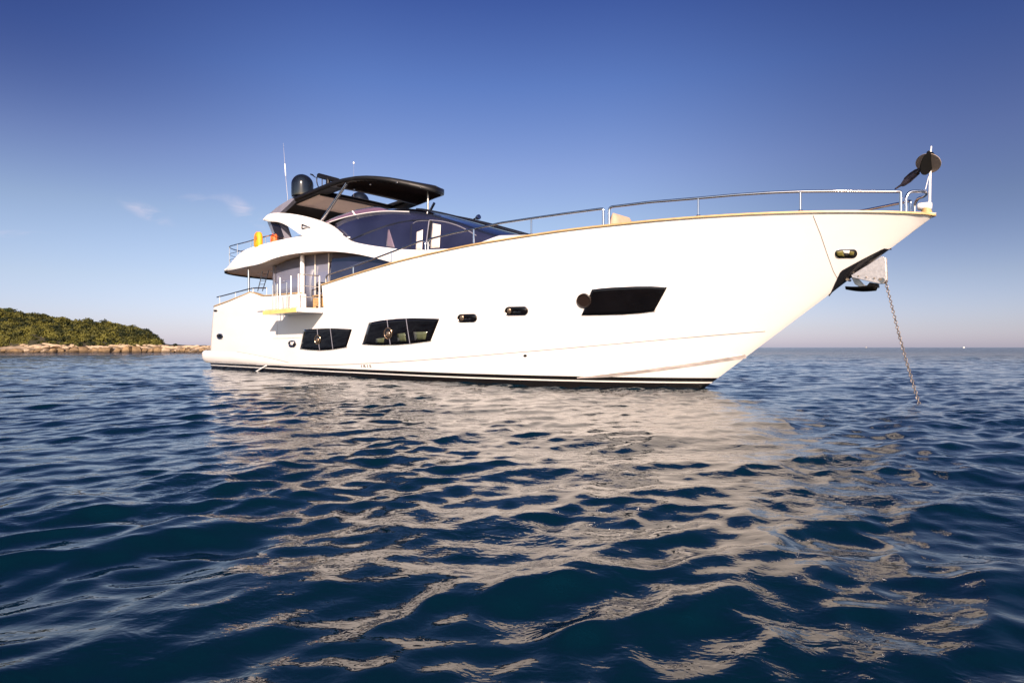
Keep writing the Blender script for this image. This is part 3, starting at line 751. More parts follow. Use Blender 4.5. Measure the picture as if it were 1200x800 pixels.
# pale trim along the top edge of the side glass and the tinted wind deflector above it
side_line([(380, 263.5), (388, 259.5), (404, 254.6), (420, 251.1), (438, 248.3), (455, 247.3), (480, 248.2)], .018, 'roof_trim', 'white2', off=.0)
side_line([(480, 248.2), (500, 250.2), (515, 255), (535, 262)], .02, 'roof_trim', 'black', off=.0)
dt = [(380, 260.6, 2.1), (392, 255, 2.1), (405, 250.5, 2.08), (414, 247.3, 2.05), (430, 244, 2.0), (444, 242.6, 2.0), (454, 245.6, 2.0)]
db = [(382, 263, 2.12), (394, 257.8, 2.12), (406, 254, 2.1), (415, 252, 2.1), (431, 249, 2.1), (445, 247.6, 2.1), (456, 247.2, 2.1)]
dd = patch(dt, db, 24, 3, 'wind_deflector', M['deflector'], .015)
MB().tube(smoothline([L(*p) for p in dt], 1), .02, 6).build('deflector_rim', M['chrome'], dd[0])
MB().tube([L(413, 247.6, 2.06), L(416, 251.8, 2.12)], .028, 6).build('deflector_post', M['white2'], dd[0])
# white coachroof in front of the windscreen
rows = []
for u in np.linspace(-5.9, -1.6, 24):
    t = (u + 5.9) / 4.3; h = 4.24 - .14 * max(0, .12 - t) * 8 - .42 * t - 1.2 * max(0, t - .75) ** 1.5 ; v = 1.98 - .9 * t ** 2
    base = zdeck(u) - .05
    rows.append([Vector((u, s_ * v * a_, base + (h - base) * b_)) for s_, a_, b_ in ((-1, 1.08, 0), (-1, 1.04, .6), (-1, .97, .9), (-1, .85, 1), (-1, .4, 1.02), (1, .4, 1.02), (1, .85, 1), (1, .97, .9), (1, 1.04, .6), (1, 1.08, 0))])
mb = MB().grid(rows); n_ = len(rows[0]); mb.f.append(tuple(range(n_))); mb.f.append(tuple(range((len(rows) - 1) * n_, len(rows) * n_)))
mb.build('coachroof', M['white2'], yacht, angle=50)
# windscreen frames and wiper
def roof_pt(u, t): return Vector((u, -t * TI(tv, u), TI(tz, u) + (TI(czz, u) - TI(tz, u)) * (1 - abs(t) ** 2.2) + .02))
for t in (.33, -.33):
    MB().tube([roof_pt(u, t) for u in np.linspace(-10.4, -4.2, 20)], .02, 6).build('windscreen_bar', M['black'], yacht)
MB().tube([roof_pt(u, .62 - .05 * (u + 8)) for u in np.linspace(-8.6, -5.4, 12)], .014, 6).build('wiper', M['chrome'], yacht)
# searchlight on the roof
hp = L(560.5, 254.5, 0); zr_ = TI(czz, hp.x)
slh = MB().tube([Vector((hp.x - .25, 0, TI(czz, hp.x - .25))), Vector((hp.x - .2, 0, hp.z - .03)), Vector((hp.x, 0, hp.z))], .025, 8).build('searchlight', M['blackmatte'], yacht)
MB().lathe([(0, -.09), (.06, -.08), (.085, 0), (.08, .05), (0, .055)], hp, 16, Matrix.Rotation(R(80), 3, 'Y')).build('lamp_head', M['chrome'], slh)

# ------------------------------------------------------------------ hardtop
hu = [-18.75, -18.6, -18.2, -17.6, -16.7, -15.6, -14.4, -13.6, -13, -12.4, -12, -11.6, -11.2, -10.9, -10.65, -10.45, -10.3, -10.2, -10.15]
hz = [6.50, 6.60, 6.80, 6.94, 7.04, 7.08, 7.12, 7.16, 7.17, 7.16, 7.13, 7.08, 7.01, 6.94, 6.875, 6.82, 6.775, 6.74, 6.72]
hv = [1.95, 2.05, 2.12, 2.15, 2.15, 2.15, 2.14, 2.10, 2.02, 1.88, 1.74, 1.54, 1.28, 1.03, .80, .58, .38, .2, .04]
hU = sorted(list(np.linspace(-18.75, -11.2, 50)) + [-15.0, -13.9] + list(np.linspace(-11.1, -10.15, 30)))
ks = [-1, -.97, -.88, -.75, -.62, -.4, -.2, 0, .2, .4, .62, .75, .88, .97, 1]
def HI(a, u): return float(np.interp(u, hu, a))
def NT(u): q = min(1, max(0, (u + 12.6) / 2.2)); return .08 * q * q * (3 - 2 * q)
def hard_rows(dz, shrink=0., nose=0):
    return [[Vector((u, k * max(HI(hv, u) - shrink, .01), HI(hz, u) + dz - nose * NT(u) + .05 * (1 - k * k))) for k in ks] for u in hU]
def opening(i, j): return -15.01 < hU[i] and hU[i + 1] < -13.89 and 4 <= j <= 9
MB().grid(hard_rows(.045), skip=opening).build('hardtop', M['black'], yacht, thick=.04, off=-1)
ia = [i for i, u in enumerate(hU) if u >= -15.01][0]; ib = [i for i, u in enumerate(hU) if u >= -13.91][0]
ht_under = hard_rows(-.06, .06, 1)
MB().grid(ht_under[ib:]).build('louvred_liner', M['slat'], yacht, thick=.03)
lnr = MB().grid(ht_under[:ia + 1]).build('aft_liner', M['blackmatte'], yacht, thick=.03)
for s_ in (1, -1):
    sl_ = [[r[k] for k in ((0, 1, 2, 3) if s_ > 0 else (11, 12, 13, 14))] for r in ht_under[ia:ib + 1]]
    MB().grid(sl_).build('side_liner', M['blackmatte'], yacht, thick=.03)
lip = [Vector((u, -HI(hv, u), HI(hz, u))) for u in hU]; lip = lip + [Vector((p.x, -p.y, p.z)) for p in lip[::-1]]
MB().grid([[p + Vector((0, 0, .05)) for p in lip], [p + Vector((0, 0, -.03 - NT(p.x) * .6)) for p in lip], [Vector((p.x, p.y * .98, p.z - .075 - NT(p.x))) for p in lip]]).build('edge_lip', M['edgeblack'], yacht, thick=.03)
# liner just aft of the opening, its pale tan standing in for bounced light
tanr = [[Vector((u, y, HI(hz, u) - .10)) for y in np.linspace(-1.85, 1.25, 6)] for u in np.linspace(-16.9, -15.02, 8)]
MB().grid(tanr).build('lit_liner_panel', M['tanliner'], yacht, thick=.02)
MB().grid([[Vector((-15.0, y, 6.96)) for y in np.linspace(-1.85, 1.25, 6)], [Vector((-15.0, y, 7.02)) for y in np.linspace(-1.85, 1.25, 6)]]).build('opening_trim', M['blackmatte'], yacht, thick=.02)
# slats as real battens across the liner
for i, u in enumerate(np.arange(-13.6, -10.9, .17)):
    hv_ = HI(hv, u) - .18; zz = HI(hz, u) - NT(u)
    if hv_ < .2: continue
    MB().tube([Vector((u, k * hv_, zz - .105 + .05 * (1 - k * k))) for k in (-1, -.5, 0, .5, 1)], .028, 4).build('slat', M['slat'], yacht)
for x, y in [(434, 217), (465, 226), (415, 221)]:
    p = L(x, y, 1.2); MB().lathe([(0, 0), (.05, 0), (.04, -.03), (0, -.03)], (p.x, -1.2, HI(hz, p.x) - .09), 10).build('ceiling_spot', M['chrome'], yacht)
# arch legs: grey panels that carry the hardtop down onto the white arch
for s_ in (1, -1):
    T = [L(315.5, 250.5, 2.42), L(326, 241.5, 2.3), L(341.5, 232.3, 2.16)]; B = [L(327, 250, 2.42), L(334, 244, 2.3), L(345, 233.2, 2.16)]
    T = [Vector((p.x, p.y * s_, p.z)) for p in smoothline(T, 1)]; B = [Vector((p.x, p.y * s_, p.z)) for p in smoothline(B, 1)]
    mb = MB(); mb.grid([T, B, [p + Vector((0, .18 * s_, 0)) for p in B], [p + Vector((0, .18 * s_, 0)) for p in T]]); mb.grid([[p + Vector((0, .18 * s_, 0)) for p in T], T])
    mb.build('arch_leg', M['grey'], yacht, angle=30)
    # dark cheek between leg and seat backs
    MB().tube([Vector((p.x, p.y * s_, p.z)) for p in (L(376.5, 259, 2.25), L(406.5, 214.8, 2.05))], .055, 12).build('hardtop_strut', M['chrome'], yacht)
fs_ = L(501.5, 246, 0)
MB().tube([(fs_.x, 0, TI(czz, fs_.x) - .05), (fs_.x, 0, HI(hz, fs_.x) - .02)], .04, 10).build('front_strut', M['steel_dark'], yacht)
# flybridge coaming whitened, and an unseen sole added, to bounce light onto the liner
for s_ in (1, -1):
    rows = []
    for u in np.linspace(-18.2, -12.2, 12):
        rows.append([Vector((u, -s_ * 2.25, 4.9)), Vector((u, -s_ * 2.1, 5.5 if s_ > 0 else 5.75))])
    MB().grid(rows).build('inner_coaming', M['white2'], yacht, thick=.06)
MB().grid([[Vector((u, v_, 5.0)) for v_ in (-2.2, 0, 2.2)] for u in np.linspace(-18, -12.4, 6)]).build('bounce_sole', M['white2'], yacht, thick=.03)

# satellite domes, radar, aerials
for x, v, rr in [(354.4, 1.6, .445), (421.5, -1.6, .44)]:
    u, _ = loc(x, 220, v); zb = HI(hz, u) + (.08 if v < 0 else 0)
    dm = MB().lathe([(.3, 0), (.3, .2), (rr * .97, .25), (rr, .34), (rr, .74)] + [(rr * math.cos(a), .74 + rr * math.sin(a)) for a in np.linspace(.15, 1.5, 9)] + [(0.001, .74 + rr)], (u, -v, zb), 32).build('satellite_dome', M['dome'], yacht)
    MB().lathe([(.2, -.02), (.24, .22), (0, .22)], (u, -v, zb), 20).build('dome_pedestal', M['blackmatte'], dm)
ra, rb = L(372.5, 205.5, .6), L(397.5, 212.3, .6)
md_ = ra.lerp(rb, .5); ex = (rb - ra).normalized()
rad = MB().tube([ra, ra.lerp(rb, .04), ra.lerp(rb, .96), rb], [.07, .105, .105, .07], 10, flat=.7).build('radar_scanner', M['blackmatte'], yacht)
MB().tube([Vector((md_.x, md_.y, HI(hz, md_.x))), md_], [.14, .09], 12).build('radar_pedestal', M['blackmatte'], rad)
MB().tube(smoothline([L(373, 219, .6), L(371, 213, .6), L(371.5, 207, .6), L(373.5, 205, .6)]), .022, 6).build('radar_bracket', M['blackmatte'], rad)
MB().tube([L(377.5, 218, .6), L(377.5, 208, .6)], .02, 6).build('radar_bracket', M['blackmatte'], rad)
MB().tube([L(364, 204.3, .6), L(366.5, 205.2, .6), L(368.5, 207.3, .6), L(371.5, 208.5, .6)], [.03, .035, .02, .012], 6).build('camera_head', M['blackmatte'], rad)
b_ = L(337, 231, 1.9); m_ = L(334.7, 206, 1.9); n_ = L(333.8, 192, 1.9); t_ = L(332, 168, 1.9)
wa = MB().tube([b_ + Vector((0, 0, -.35)), b_, m_], .009, 6).build('whip_aerial', M['grey'], yacht)
MB().tube([m_, n_], .02, 8).build('aerial_sleeve', M['white2'], wa); MB().tube([n_, t_], [.008, .004], 6).build('aerial_tip', M['grey'], wa)
u, _ = loc(414.5, 200, .2); wb = MB().tube([(u, -.2, HI(hz, u)), (u, -.2, loc(414.5, 192.5, .2)[1])], .004, 6).build('whip_aerial', M['grey'], yacht)
MB().lathe([(0, -.03), (.03, -.02), (.035, .04), (0, .08)], (u, -.2, loc(414.5, 191.5, .2)[1]), 10).build('aerial_head', M['white2'], wb)

# ------------------------------------------------------------------ fold-down balcony by the gate
BZ = 2.20; BT = .15; V0, V1 = 3.14, 4.05; B0, B1 = -15.1, -12.5
bal = MB().box(((B0 + B1) / 2, -(V0 + V1) / 2, BZ + BT / 2), (B1 - B0, V1 - V0, BT)).build('balcony', M['white2'], yacht, bevel=.02, smooth=False)
MB().box(((B0 + B1) / 2 - .03, -(V0 + V1) / 2, BZ + BT + .012), (B1 - B0 - .12, V1 - V0 - .08, .02)).build('balcony_deck', M['teak'], bal, smooth=False)
MB().box(((B0 + B1) / 2 - .05, -V1 - .015, BZ + BT / 2 - .01), (B1 - B0 - .1, .03, BT - .01)).build('balcony_edge', M['yellow'], bal, smooth=False)
tp = L(302.6, 365.3, 4.02)
MB().box(((tp.x + B0) / 2, -(V1 - .25), BZ + BT - .02), (B0 - tp.x, .5, .04)).build('boarding_flap', M['grey'], bal, smooth=False)
def post(u, v, z0, z1, r=.026, name='balcony_post', mt='white2'):
    return MB().tube([(u, -v, z0), (u, -v, z1)], r, 8).build(name, M[mt], bal)
top_b = BZ + BT
for x, zt_ in [(328.3, 325.3), (341, 323)]:
    u, z = loc(x, zt_, V1 - .05); post(u, V1 - .05, BZ, z, .02)
zt_ = loc(353.5, 320.3, V1 - .03)[1]
post(B1 - .04, V1 - .04, BZ, zt_, .024); post(B1 - .04, V0 + .1, BZ, zt_, .024)
for k in (1, .66, .33): MB().tube([(B1 - .04, -(V1 - .04), top_b + (zt_ - top_b) * k), (B1 - .04, -(V0 + .1), top_b + (zt_ - top_b) * k)], .014 if k < 1 else .02, 6).build('balcony_wire', M['chrome'], bal)
for x in (319.5, 323.5, 336):
    u, z = loc(x, 333, V0 + .15 if x > 330 else V1 - .3); post(u, V0 + .15 if x > 330 else V1 - .3, ZD if x > 330 else top_b, loc(x, 331 if x > 330 else 337, V0 + .15)[1], .018, mt='chrome')
u1, z1_ = loc(325, 330.5, V0 + .15); u2, z2_ = loc(335.5, 330.5, V0 + .15)
MB().tube([(u1, -V0 - .15, z2_), (u2, -V0 - .15, z2_)], .014, 6).build('balcony_wire', M['chrome'], bal)
MB().tube([(u1, -V0 - .15, z2_), (u1, -V0 - .15, ZD)], .014, 6).build('balcony_wire', M['chrome'], bal)
# white gate leaf folded inside the opening
MB().box((GATE0 + .0, -3.02, ZD + .28), (.05, .14, .56)).build('gate_jamb', M['white2'], yacht, smooth=False)
# aft quarter rail
qa = [L(254.3, 348.2, 3.0), L(269, 344.5, 3.0), L(285, 340.2, 3.0), L(296.7, 337.3, 3.0), L(312.5, 337.5, 3.0)]
qr = MB().tube(smoothline(qa, 1), .026, 8).build('quarter_rail', M['steel_dark'], yacht)
for p in (L(257.5, 350.5, 3.0), L(296.7, 338, 3.0), L(312.5, 338, 3.0), L(276, 343, 3.0)):
    MB().tube([(p.x, p.y, ZT(max(p.x, -22.2))), (p.x, p.y, p.z + .03 if p.x > -21 else loc(257.5, 347.5, 3)[1])], .016, 6).build('rail_post', M['chrome'], qr)
MB().tube([Vector((p.x, -p.y, p.z)) for p in smoothline(qa, 1)], .026, 8).build('quarter_rail', M['steel_dark'], yacht)

# ------------------------------------------------------------------ loose things on board (each stands by itself)
Ym = Matrix.Translation((OX, OY, 0)) @ Matrix.Rotation(R(-43), 4, 'Z')
def onboard(name, p, rz=0):
    q = Ym @ Vector(p); return empty(name, q, R(-43) + rz)
def lifering(name, p, mt, label, group, h, wd_, name2):
    r_ = onboard(name, p); tag(r_, label, 'buoy', group)
    # a padded cover: rounded slab, wider below, with the dark mouth of the horseshoe in its middle
    rows = []
    for a_, b_ in ((.80, -.5), (.95, -.35), (1, -.1), (1, .1), (.95, .35), (.80, .5)):
        row = []
        for k in range(24):
            t = 2 * math.pi * k / 24; cx_ = math.copysign(abs(math.cos(t)) ** .55, math.cos(t)); cz_ = math.copysign(abs(math.sin(t)) ** .6, math.sin(t))
            wl_ = wd_ * .5 * (1 - .10 * cz_); row.append(Vector((cx_ * wl_ * a_, b_ * .20, h * .5 + cz_ * h * .5 * a_)))
        rows.append(row)
    mb = MB().grid(rows, True); mb.f.append(tuple(range(24))); mb.f.append(tuple(range(5 * 24, 6 * 24))); mb.build('foam_collar', M[mt], r_, angle=50)
    MB().lathe([(0, -.012), (.09, -.012), (.09, .012), (0, .012)], (0.02, -.115, h * .62), 14, Matrix.Rotation(R(90), 3, 'X')).build('centre_pad', M['red'], r_)
    MB().tube([(0.02, -.06, h * 1.0), (0.02, -.118, h * .85), (0.02, -.122, h * .42)], .016, 6).build('strap', M['red'], r_)
    return r_
p = L(303.5, 281.5, 2.78)
lifering('lifebuoy', (p.x, p.y - .03, p.z - .36), 'orange', 'bright yellow orange horseshoe lifebuoy on the rail behind the flybridge', None, .70, .50, '')
p = L(321.3, 279.5, 2.5)
lifering('lifebuoy', (p.x, p.y, p.z - .23), 'red', 'smaller red orange lifebuoy beside the dark flybridge pillar', None, .42, .34, '')
# chairs and table on the side deck by the gate
def chair(p, rz, label):
    r_ = onboard('deck_chair', p, rz); tag(r_, label, 'chair', 'chairs on the aft deck')
    for sx_ in (-.22, .22):
        for sy in (-.2, .2): MB().tube([(sx_, sy, 0), (sx_ * .95, sy * .95, .45)], .018, 6).build('leg', M['blackmatte'], r_)
    MB().box((0, 0, .46), (.48, .46, .05)).build('seat', M['cushion'], r_, bevel=.015)
    MB().tube(roundpath([(-.22, -.2, .45), (-.26, -.22, .92), (-.26, .22, .92), (-.22, .2, .45)], .08), .02, 8).build('back_frame', M['blackmatte'], r_)
    MB().box((-.245, 0, .72), (.02, .4, .26)).build('backrest', M['blackmatte'], r_)
    for sy in (-.24, .24): MB().tube(roundpath([(-.24, sy, .68), (.2, sy, .68), (.2, sy, .45)], .05), .018, 6).build('armrest', M['blackmatte'], r_)
    return r_
chair((-13.35, -2.85 + .1, ZD), R(170), 'dark framed deck chair seen through the gate, nearest the white column')
chair((-12.65, -2.72, ZD), R(190), 'dark framed deck chair seen through the gate, next to its forward post')
tb = onboard('side_table', (-12.95, -2.95, ZD)); tag(tb, 'low tan wooden table inside the open gate behind the balcony', 'table')
MB().box((0, 0, .43), (.5, .4, .04)).build('table_top', M['teak'], tb, bevel=.01)
for sx_ in (-.21, .21):
    for sy in (-.16, .16): MB().box((sx_, sy, .205), (.045, .045, .41)).build('leg', M['teak'], tb)
MB().box((0, 0, .2), (.42, .32, .3)).build('side_panel', M['teak'], tb)
# sun cushions on the foredeck
def cushion(cx, cy, v, wx, hz_, label, peaks):
    p = L(cx, cy, v); zd_ = zdeck(p.x); top_ = p.z
    r_ = onboard('sun_cushion', (p.x, p.y, zd_)); tag(r_, label, 'cushion', 'cushions on the foredeck')
    H_ = top_ - zd_
    rows = []
    for i in range(13):
        t = i / 12; x = (t - .5) * wx; row = []
        for k in range(13):
            a = math.pi * k / 12; prof_ = (math.sin(math.pi * min(max(t, .0), 1)) ** .35)
            hh_ = H_ * (1 + .18 * math.cos(peaks * 2 * math.pi * t)) / 1.18 * prof_
            row.append(Vector((x, .55 * math.cos(a), max(0, hh_ * min(1, math.sin(a) * 1.6)))))
        rows.append(row)
    MB().grid(rows).build('cushion_body', M['cushion'], r_)
    MB().box((0, 0, .03), (wx * .96, 1.0, .06)).build('cushion_base', M['white2'], r_)
    return r_
cushion(681, 261.3, .6, .62, .4, 'low sand coloured cushion on the foredeck, behind the rail', 1)
cushion(728, 252.3, .6, .86, .5, 'taller twin peaked sand coloured cushion on the foredeck, right of the rail gap', 2)

# anchor ball of two crossed discs, hoisted on the jackstaff
pb_ = L(1087.8, 191.5, .10)
ab = onboard('anchor_ball', pb_); tag(ab, 'anchor day shape of crossed taupe and black discs hoisted on the bow staff', 'signal shape')
r_ = .212
view = Vector((.554, .795, .246)); rgt = Vector((.82, -.57, 0)); up_ = rgt.cross(view).normalized()
toloc = Matrix.Rotation(R(43), 3, 'Z')
def disc(mt, nrm, name):
    rot = (toloc @ nrm).to_track_quat('Z', 'Y').to_matrix()
    return MB().lathe([(0, -.006), (r_, -.006), (r_, .006), (0, .006)], (0, 0, 0), 40, rot).build(name, M[mt], ab)
n1 = (rgt * math.cos(R(15)) - up_ * math.sin(R(15))) * .87 - view * .5
n2 = -view * .86 - up_ * .50; n2 = (n2 - n1.normalized() * n2.dot(n1.normalized()) * .6).normalized()
disc('taupe', n2, 'facing_disc'); _c = disc('discblack', n1.normalized(), 'crossing_disc'); _c.location = toloc @ (view * -.12 - rgt * .01)
# furled flag below it
fp = [L(1077, 200.5, 0), L(1072, 203.8, 0), L(1066, 208.5, 0), L(1059.5, 213.5, 0), L(1057, 216.3, 0), L(1053, 219, 0), L(1049.5, 221.3, 0)]
f0 = fp[0]; fg = onboard('furled_flag', (f0.x, 0, f0.z)); tag(fg, 'dark furled flag trailing from the anchor ball at the bow', 'flag')
rows = []
for i, p in enumerate(fp):
    hw = [.06, .085, .10, .085, .03, .014, .012][i]; q = p - f0
    rows.append([Vector((q.x + .02 * math.sin(k * 2.2), hw * .6 * math.sin(k * 1.9) * .6 + k * .0, q.z + hw * math.cos(2 * math.pi * k / 10) )) for k in range(10)])
MB().grid(rows, True).build('cloth', M['flag'], fg, thick=.004)
MB().tube([Vector((.05, 0, .03)), Vector((-.03, 0, -.02)), Vector((-.06, -.02, -.06))], .03, 8).build('toggle', M['goldtrim'], fg)

# anchor chain running down into the water
c0 = Ym @ L(1037.8, 329.5, 0); c1 = Vector((477 / 700. * 11.11, 11.11, 0.0))
c1b = c1 + (c1 - c0) * .35
cat_ = []
for k in range(60):
    t = k / 59.; p = c0.lerp(c1b, t); p.z -= .10 * math.sin(math.pi * min(t / .85, 1)); cat_.append(p)
chn = MB(); LEN = .074
d_ = [0]
for a, b in zip(cat_, cat_[1:]): d_.append(d_[-1] + (b - a).length)
nl = int(d_[-1] / (LEN * .74))
for i in range(nl):
    s0 = i * LEN * .74; j = int(np.searchsorted(d_, s0, 'right')) - 1; j = min(j, 58); f = (s0 - d_[j]) / (d_[j + 1] - d_[j]); p = cat_[j].lerp(cat_[j + 1], f)
    dr_ = (cat_[j + 1] - cat_[j]).normalized(); xx = dr_.cross(Vector((0, 1, 0))).normalized(); yy = dr_.cross(xx)
    ang = R(90) * (i % 2) + R(25) + rng.uniform(-.25, .25); wv_ = xx * math.cos(ang) + yy * math.sin(ang)
    ring = []
    for k in range(11):
        a = 2 * math.pi * k / 10; ring.append(p + dr_ * (LEN / 2 - .008) * math.cos(a) + wv_ * (.023) * math.sin(a) * (1.0))
    chn.tube(ring, .0092, 6, cap=False)
co_ = chn.build('anchor_chain', M['chain'], None); tag(co_, 'weathered steel anchor chain hanging from the bow roller down into the sea', 'chain')

# ------------------------------------------------------------------ sea
def wave_set():
    r = np.random.RandomState(11); out = []
    main = R(-72)     # travel direction of the wind chop
    lam = np.exp(np.linspace(math.log(.13), math.log(9.0), 132))
    for i, l in enumerate(lam):
        k = 2 * math.pi / l * (1 + r.uniform(-.05, .05))
        spread = R(78) if l < 1.2 else R(48)
        th = main + r.normal() * spread * .55
        sl_ = np.interp(l, [.13, .25, .4, 1.2, 2.0, 3.5, 9], [.017, .026, .028, .0130, .0080, .0055, .0040])
        out.append((k, math.cos(th), math.sin(th), r.uniform(0, 2 * math.pi), sl_ * r.uniform(.6, 1.4), l))
    return out
WV = wave_set()
def sea_mesh():
    rr = list(np.linspace(.25, .9, 10)[:-1]); r = .9
    while r < 95: rr.append(r); r += .010 + .0042 * r
    while r < 900: rr.append(r); r *= 1.035
    while r < 60000: rr.append(r); r *= 1.3
    rr = np.array(rr)
    az = np.concatenate([np.linspace(-180, -50, 60)[:-1], np.linspace(-50, 50, 1150), np.linspace(50, 180, 60)[1:-1]])
    azr = np.radians(az); Rg, A = np.meshgrid(rr, azr, indexing='ij')
    X = (Rg * np.sin(A)).ravel(); Y = (Rg * np.cos(A)).ravel(); Rf = Rg.ravel()
    dr = np.gradient(rr); DR = np.repeat(dr, len(azr)); 
    dA = np.gradient(azr); DA = np.tile(dA, len(rr)) * Rf; 
    # spacing limits which waves the mesh can carry
    SP = np.maximum(DR, DA * .8)
    Z = np.zeros_like(X); DX = np.zeros_like(X); DY = np.zeros_like(X)
    # wandering amplitude so that gusts roughen some patches and leave others smooth
    g = 1 + .32 * np.sin(.55 * X + .8 * np.sin(.31 * Y + 1) + 1.2) * np.sin(.47 * Y + .9 * np.sin(.27 * X) + .4) + .18 * np.sin(1.3 * X - .9 * Y + 2)
    wx = .10 * np.sin(1.7 * Y + .6 * X) + .16 * np.sin(.8 * X - 1.1 * Y + 1); wy = .10 * np.sin(1.9 * X - .4 * Y + 2) + .16 * np.sin(.9 * Y + .7 * X)
    nc_ = len(azr)
    for k, cx, cy, ph, s_, l in WV:
        n_ = int(np.searchsorted(dr, l / 1.9)) if dr[-1] > l / 1.9 else len(rr)
        n_ = max(int((dr < l / 1.9).nonzero()[0].max()) + 1, 2) * nc_
        fade = np.clip((l / (SP[:n_] * 3.0)) - .6, 0, 1)
        x_, y_ = X[:n_], Y[:n_]
        p = k * (cx * (x_ + wx[:n_] * min(1, l * .8)) + cy * (y_ + wy[:n_] * min(1, l * .8))) + ph
        amp = (s_ / k) * fade
        if l < 1.5: amp = amp * g[:n_]
        sn = np.sin(p)
        Z[:n_] += amp * np.cos(p); DX[:n_] -= amp * sn * (cx * .9); DY[:n_] -= amp * sn * (cy * .9)
    X = X + DX; Y = Y + DY
    nv = len(X); nr, nc = len(rr), len(azr)
    co = np.empty((nv, 3), np.float32); co[:, 0] = X; co[:, 1] = Y; co[:, 2] = Z
    i, j = np.meshgrid(np.arange(nr - 1), np.arange(nc), indexing='ij'); j2 = (j + 1) % nc
    f = np.stack([i * nc + j, (i + 1) * nc + j, (i + 1) * nc + j2, i * nc + j2], -1).reshape(-1, 4)
    me = bpy.data.meshes.new('sea'); nf = len(f)
    me.vertices.add(nv); me.vertices.foreach_set('co', co.ravel())
    me.loops.add(nf * 4); me.loops.foreach_set('vertex_index', f.ravel().astype(np.int32))
    me.polygons.add(nf); me.polygons.foreach_set('loop_start', np.arange(0, nf * 4, 4, dtype=np.int32)); me.polygons.foreach_set('use_smooth', np.ones(nf, bool))
    me.update(calc_edges=True)
    if me.polygons[len(me.polygons) // 2].normal.z < 0: me.flip_normals()
    print('sea verts', nv, 'rms slope approx')
    return me
def sea_mat():
    m = bpy.data.materials.new('sea_water'); m.use_nodes = True; t = m.node_tree; b = t.nodes['Principled BSDF']
    b.inputs['IOR'].default_value = 1.34; b.inputs['Roughness'].default_value = .045
    b.inputs['Base Color'].default_value = (.0006, .0095, .0185, 1)
    co = t.nodes.new('ShaderNodeTexCoord'); geo = co.outputs['Object']
    # away from the finely modelled part of the sea the chop is carried by bump and roughness instead of by the mesh
    ln = t.nodes.new('ShaderNodeVectorMath'); ln.operation = 'LENGTH'; t.links.new(geo, ln.inputs[0])
    far = t.nodes.new('ShaderNodeMapRange'); far.interpolation_type = 'SMOOTHSTEP'; far.inputs[1].default_value = 22; far.inputs[2].default_value = 95; t.links.new(ln.outputs['Value'], far.inputs[0])
    ro = t.nodes.new('ShaderNodeMapRange'); ro.interpolation_type = 'SMOOTHSTEP'; ro.inputs[1].default_value = 10; ro.inputs[2].default_value = 200; ro.inputs[3].default_value = .02; ro.inputs[4].default_value = .14
    t.links.new(ln.outputs['Value'], ro.inputs[0]); t.links.new(ro.outputs[0], b.inputs['Roughness'])
    last = None
    for sc, dist, strength, det, fr in [((.55, .8, 1), .55, 1.0, 4, True), ((2.0, 3.4, 1), .17, 1.0, 3, True), ((7, 10, 1), .015, .6, 3, None), ((24, 30, 1), .0019, .5, 1, None)]:
        mp_ = t.nodes.new('ShaderNodeMapping'); mp_.inputs['Scale'].default_value = sc; mp_.inputs['Rotation'].default_value = (0, 0, R(14)); t.links.new(geo, mp_.inputs[0])
        n = t.nodes.new('ShaderNodeTexNoise'); n.inputs['Scale'].default_value = 1; n.inputs['Detail'].default_value = det; n.inputs['Roughness'].default_value = .55; n.inputs['Distortion'].default_value = .35
        t.links.new(mp_.outputs[0], n.inputs['Vector'])
        bp = t.nodes.new('ShaderNodeBump'); bp.inputs['Strength'].default_value = strength; bp.inputs['Distance'].default_value = dist
        if fr is None:      # cat's-paws: the finest ripples come and go in patches
            if sc[0] == 7:
                gn = t.nodes.new('ShaderNodeTexNoise'); gn.inputs['Scale'].default_value = .55; gn.inputs['Detail'].default_value = 2; t.links.new(geo, gn.inputs['Vector'])
                gm = t.nodes.new('ShaderNodeMapRange'); gm.interpolation_type = 'SMOOTHSTEP'; gm.inputs[1].default_value = .40; gm.inputs[2].default_value = .62; gm.inputs[3].default_value = .45; gm.inputs[4].default_value = 1.15; t.links.new(gn.outputs[0], gm.inputs[0])
            x = t.nodes.new('ShaderNodeMath'); x.operation = 'MULTIPLY'; x.inputs[1].default_value = strength; t.links.new(gm.outputs[0], x.inputs[0]); t.links.new(x.outputs[0], bp.inputs['Strength'])
        if fr:
            x = t.nodes.new('ShaderNodeMath'); x.operation = 'MULTIPLY'; x.inputs[1].default_value = strength; t.links.new(far.outputs[0], x.inputs[0]); t.links.new(x.outputs[0], bp.inputs['Strength'])
        t.links.new(n.outputs[0], bp.inputs['Height'])
        if last: t.links.new(last, bp.inputs['Normal'])
        last = bp.outputs[0]
    t.links.new(last, b.inputs['Normal'])
    return m
M['sea'] = sea_mat()
me = sea_mesh(); me.materials.append(M['sea'])
sea = bpy.data.objects.new('sea', me); C.objects.link(sea); tag(sea, 'deep blue rippled sea reflecting the white hull', 'water', kind='structure')

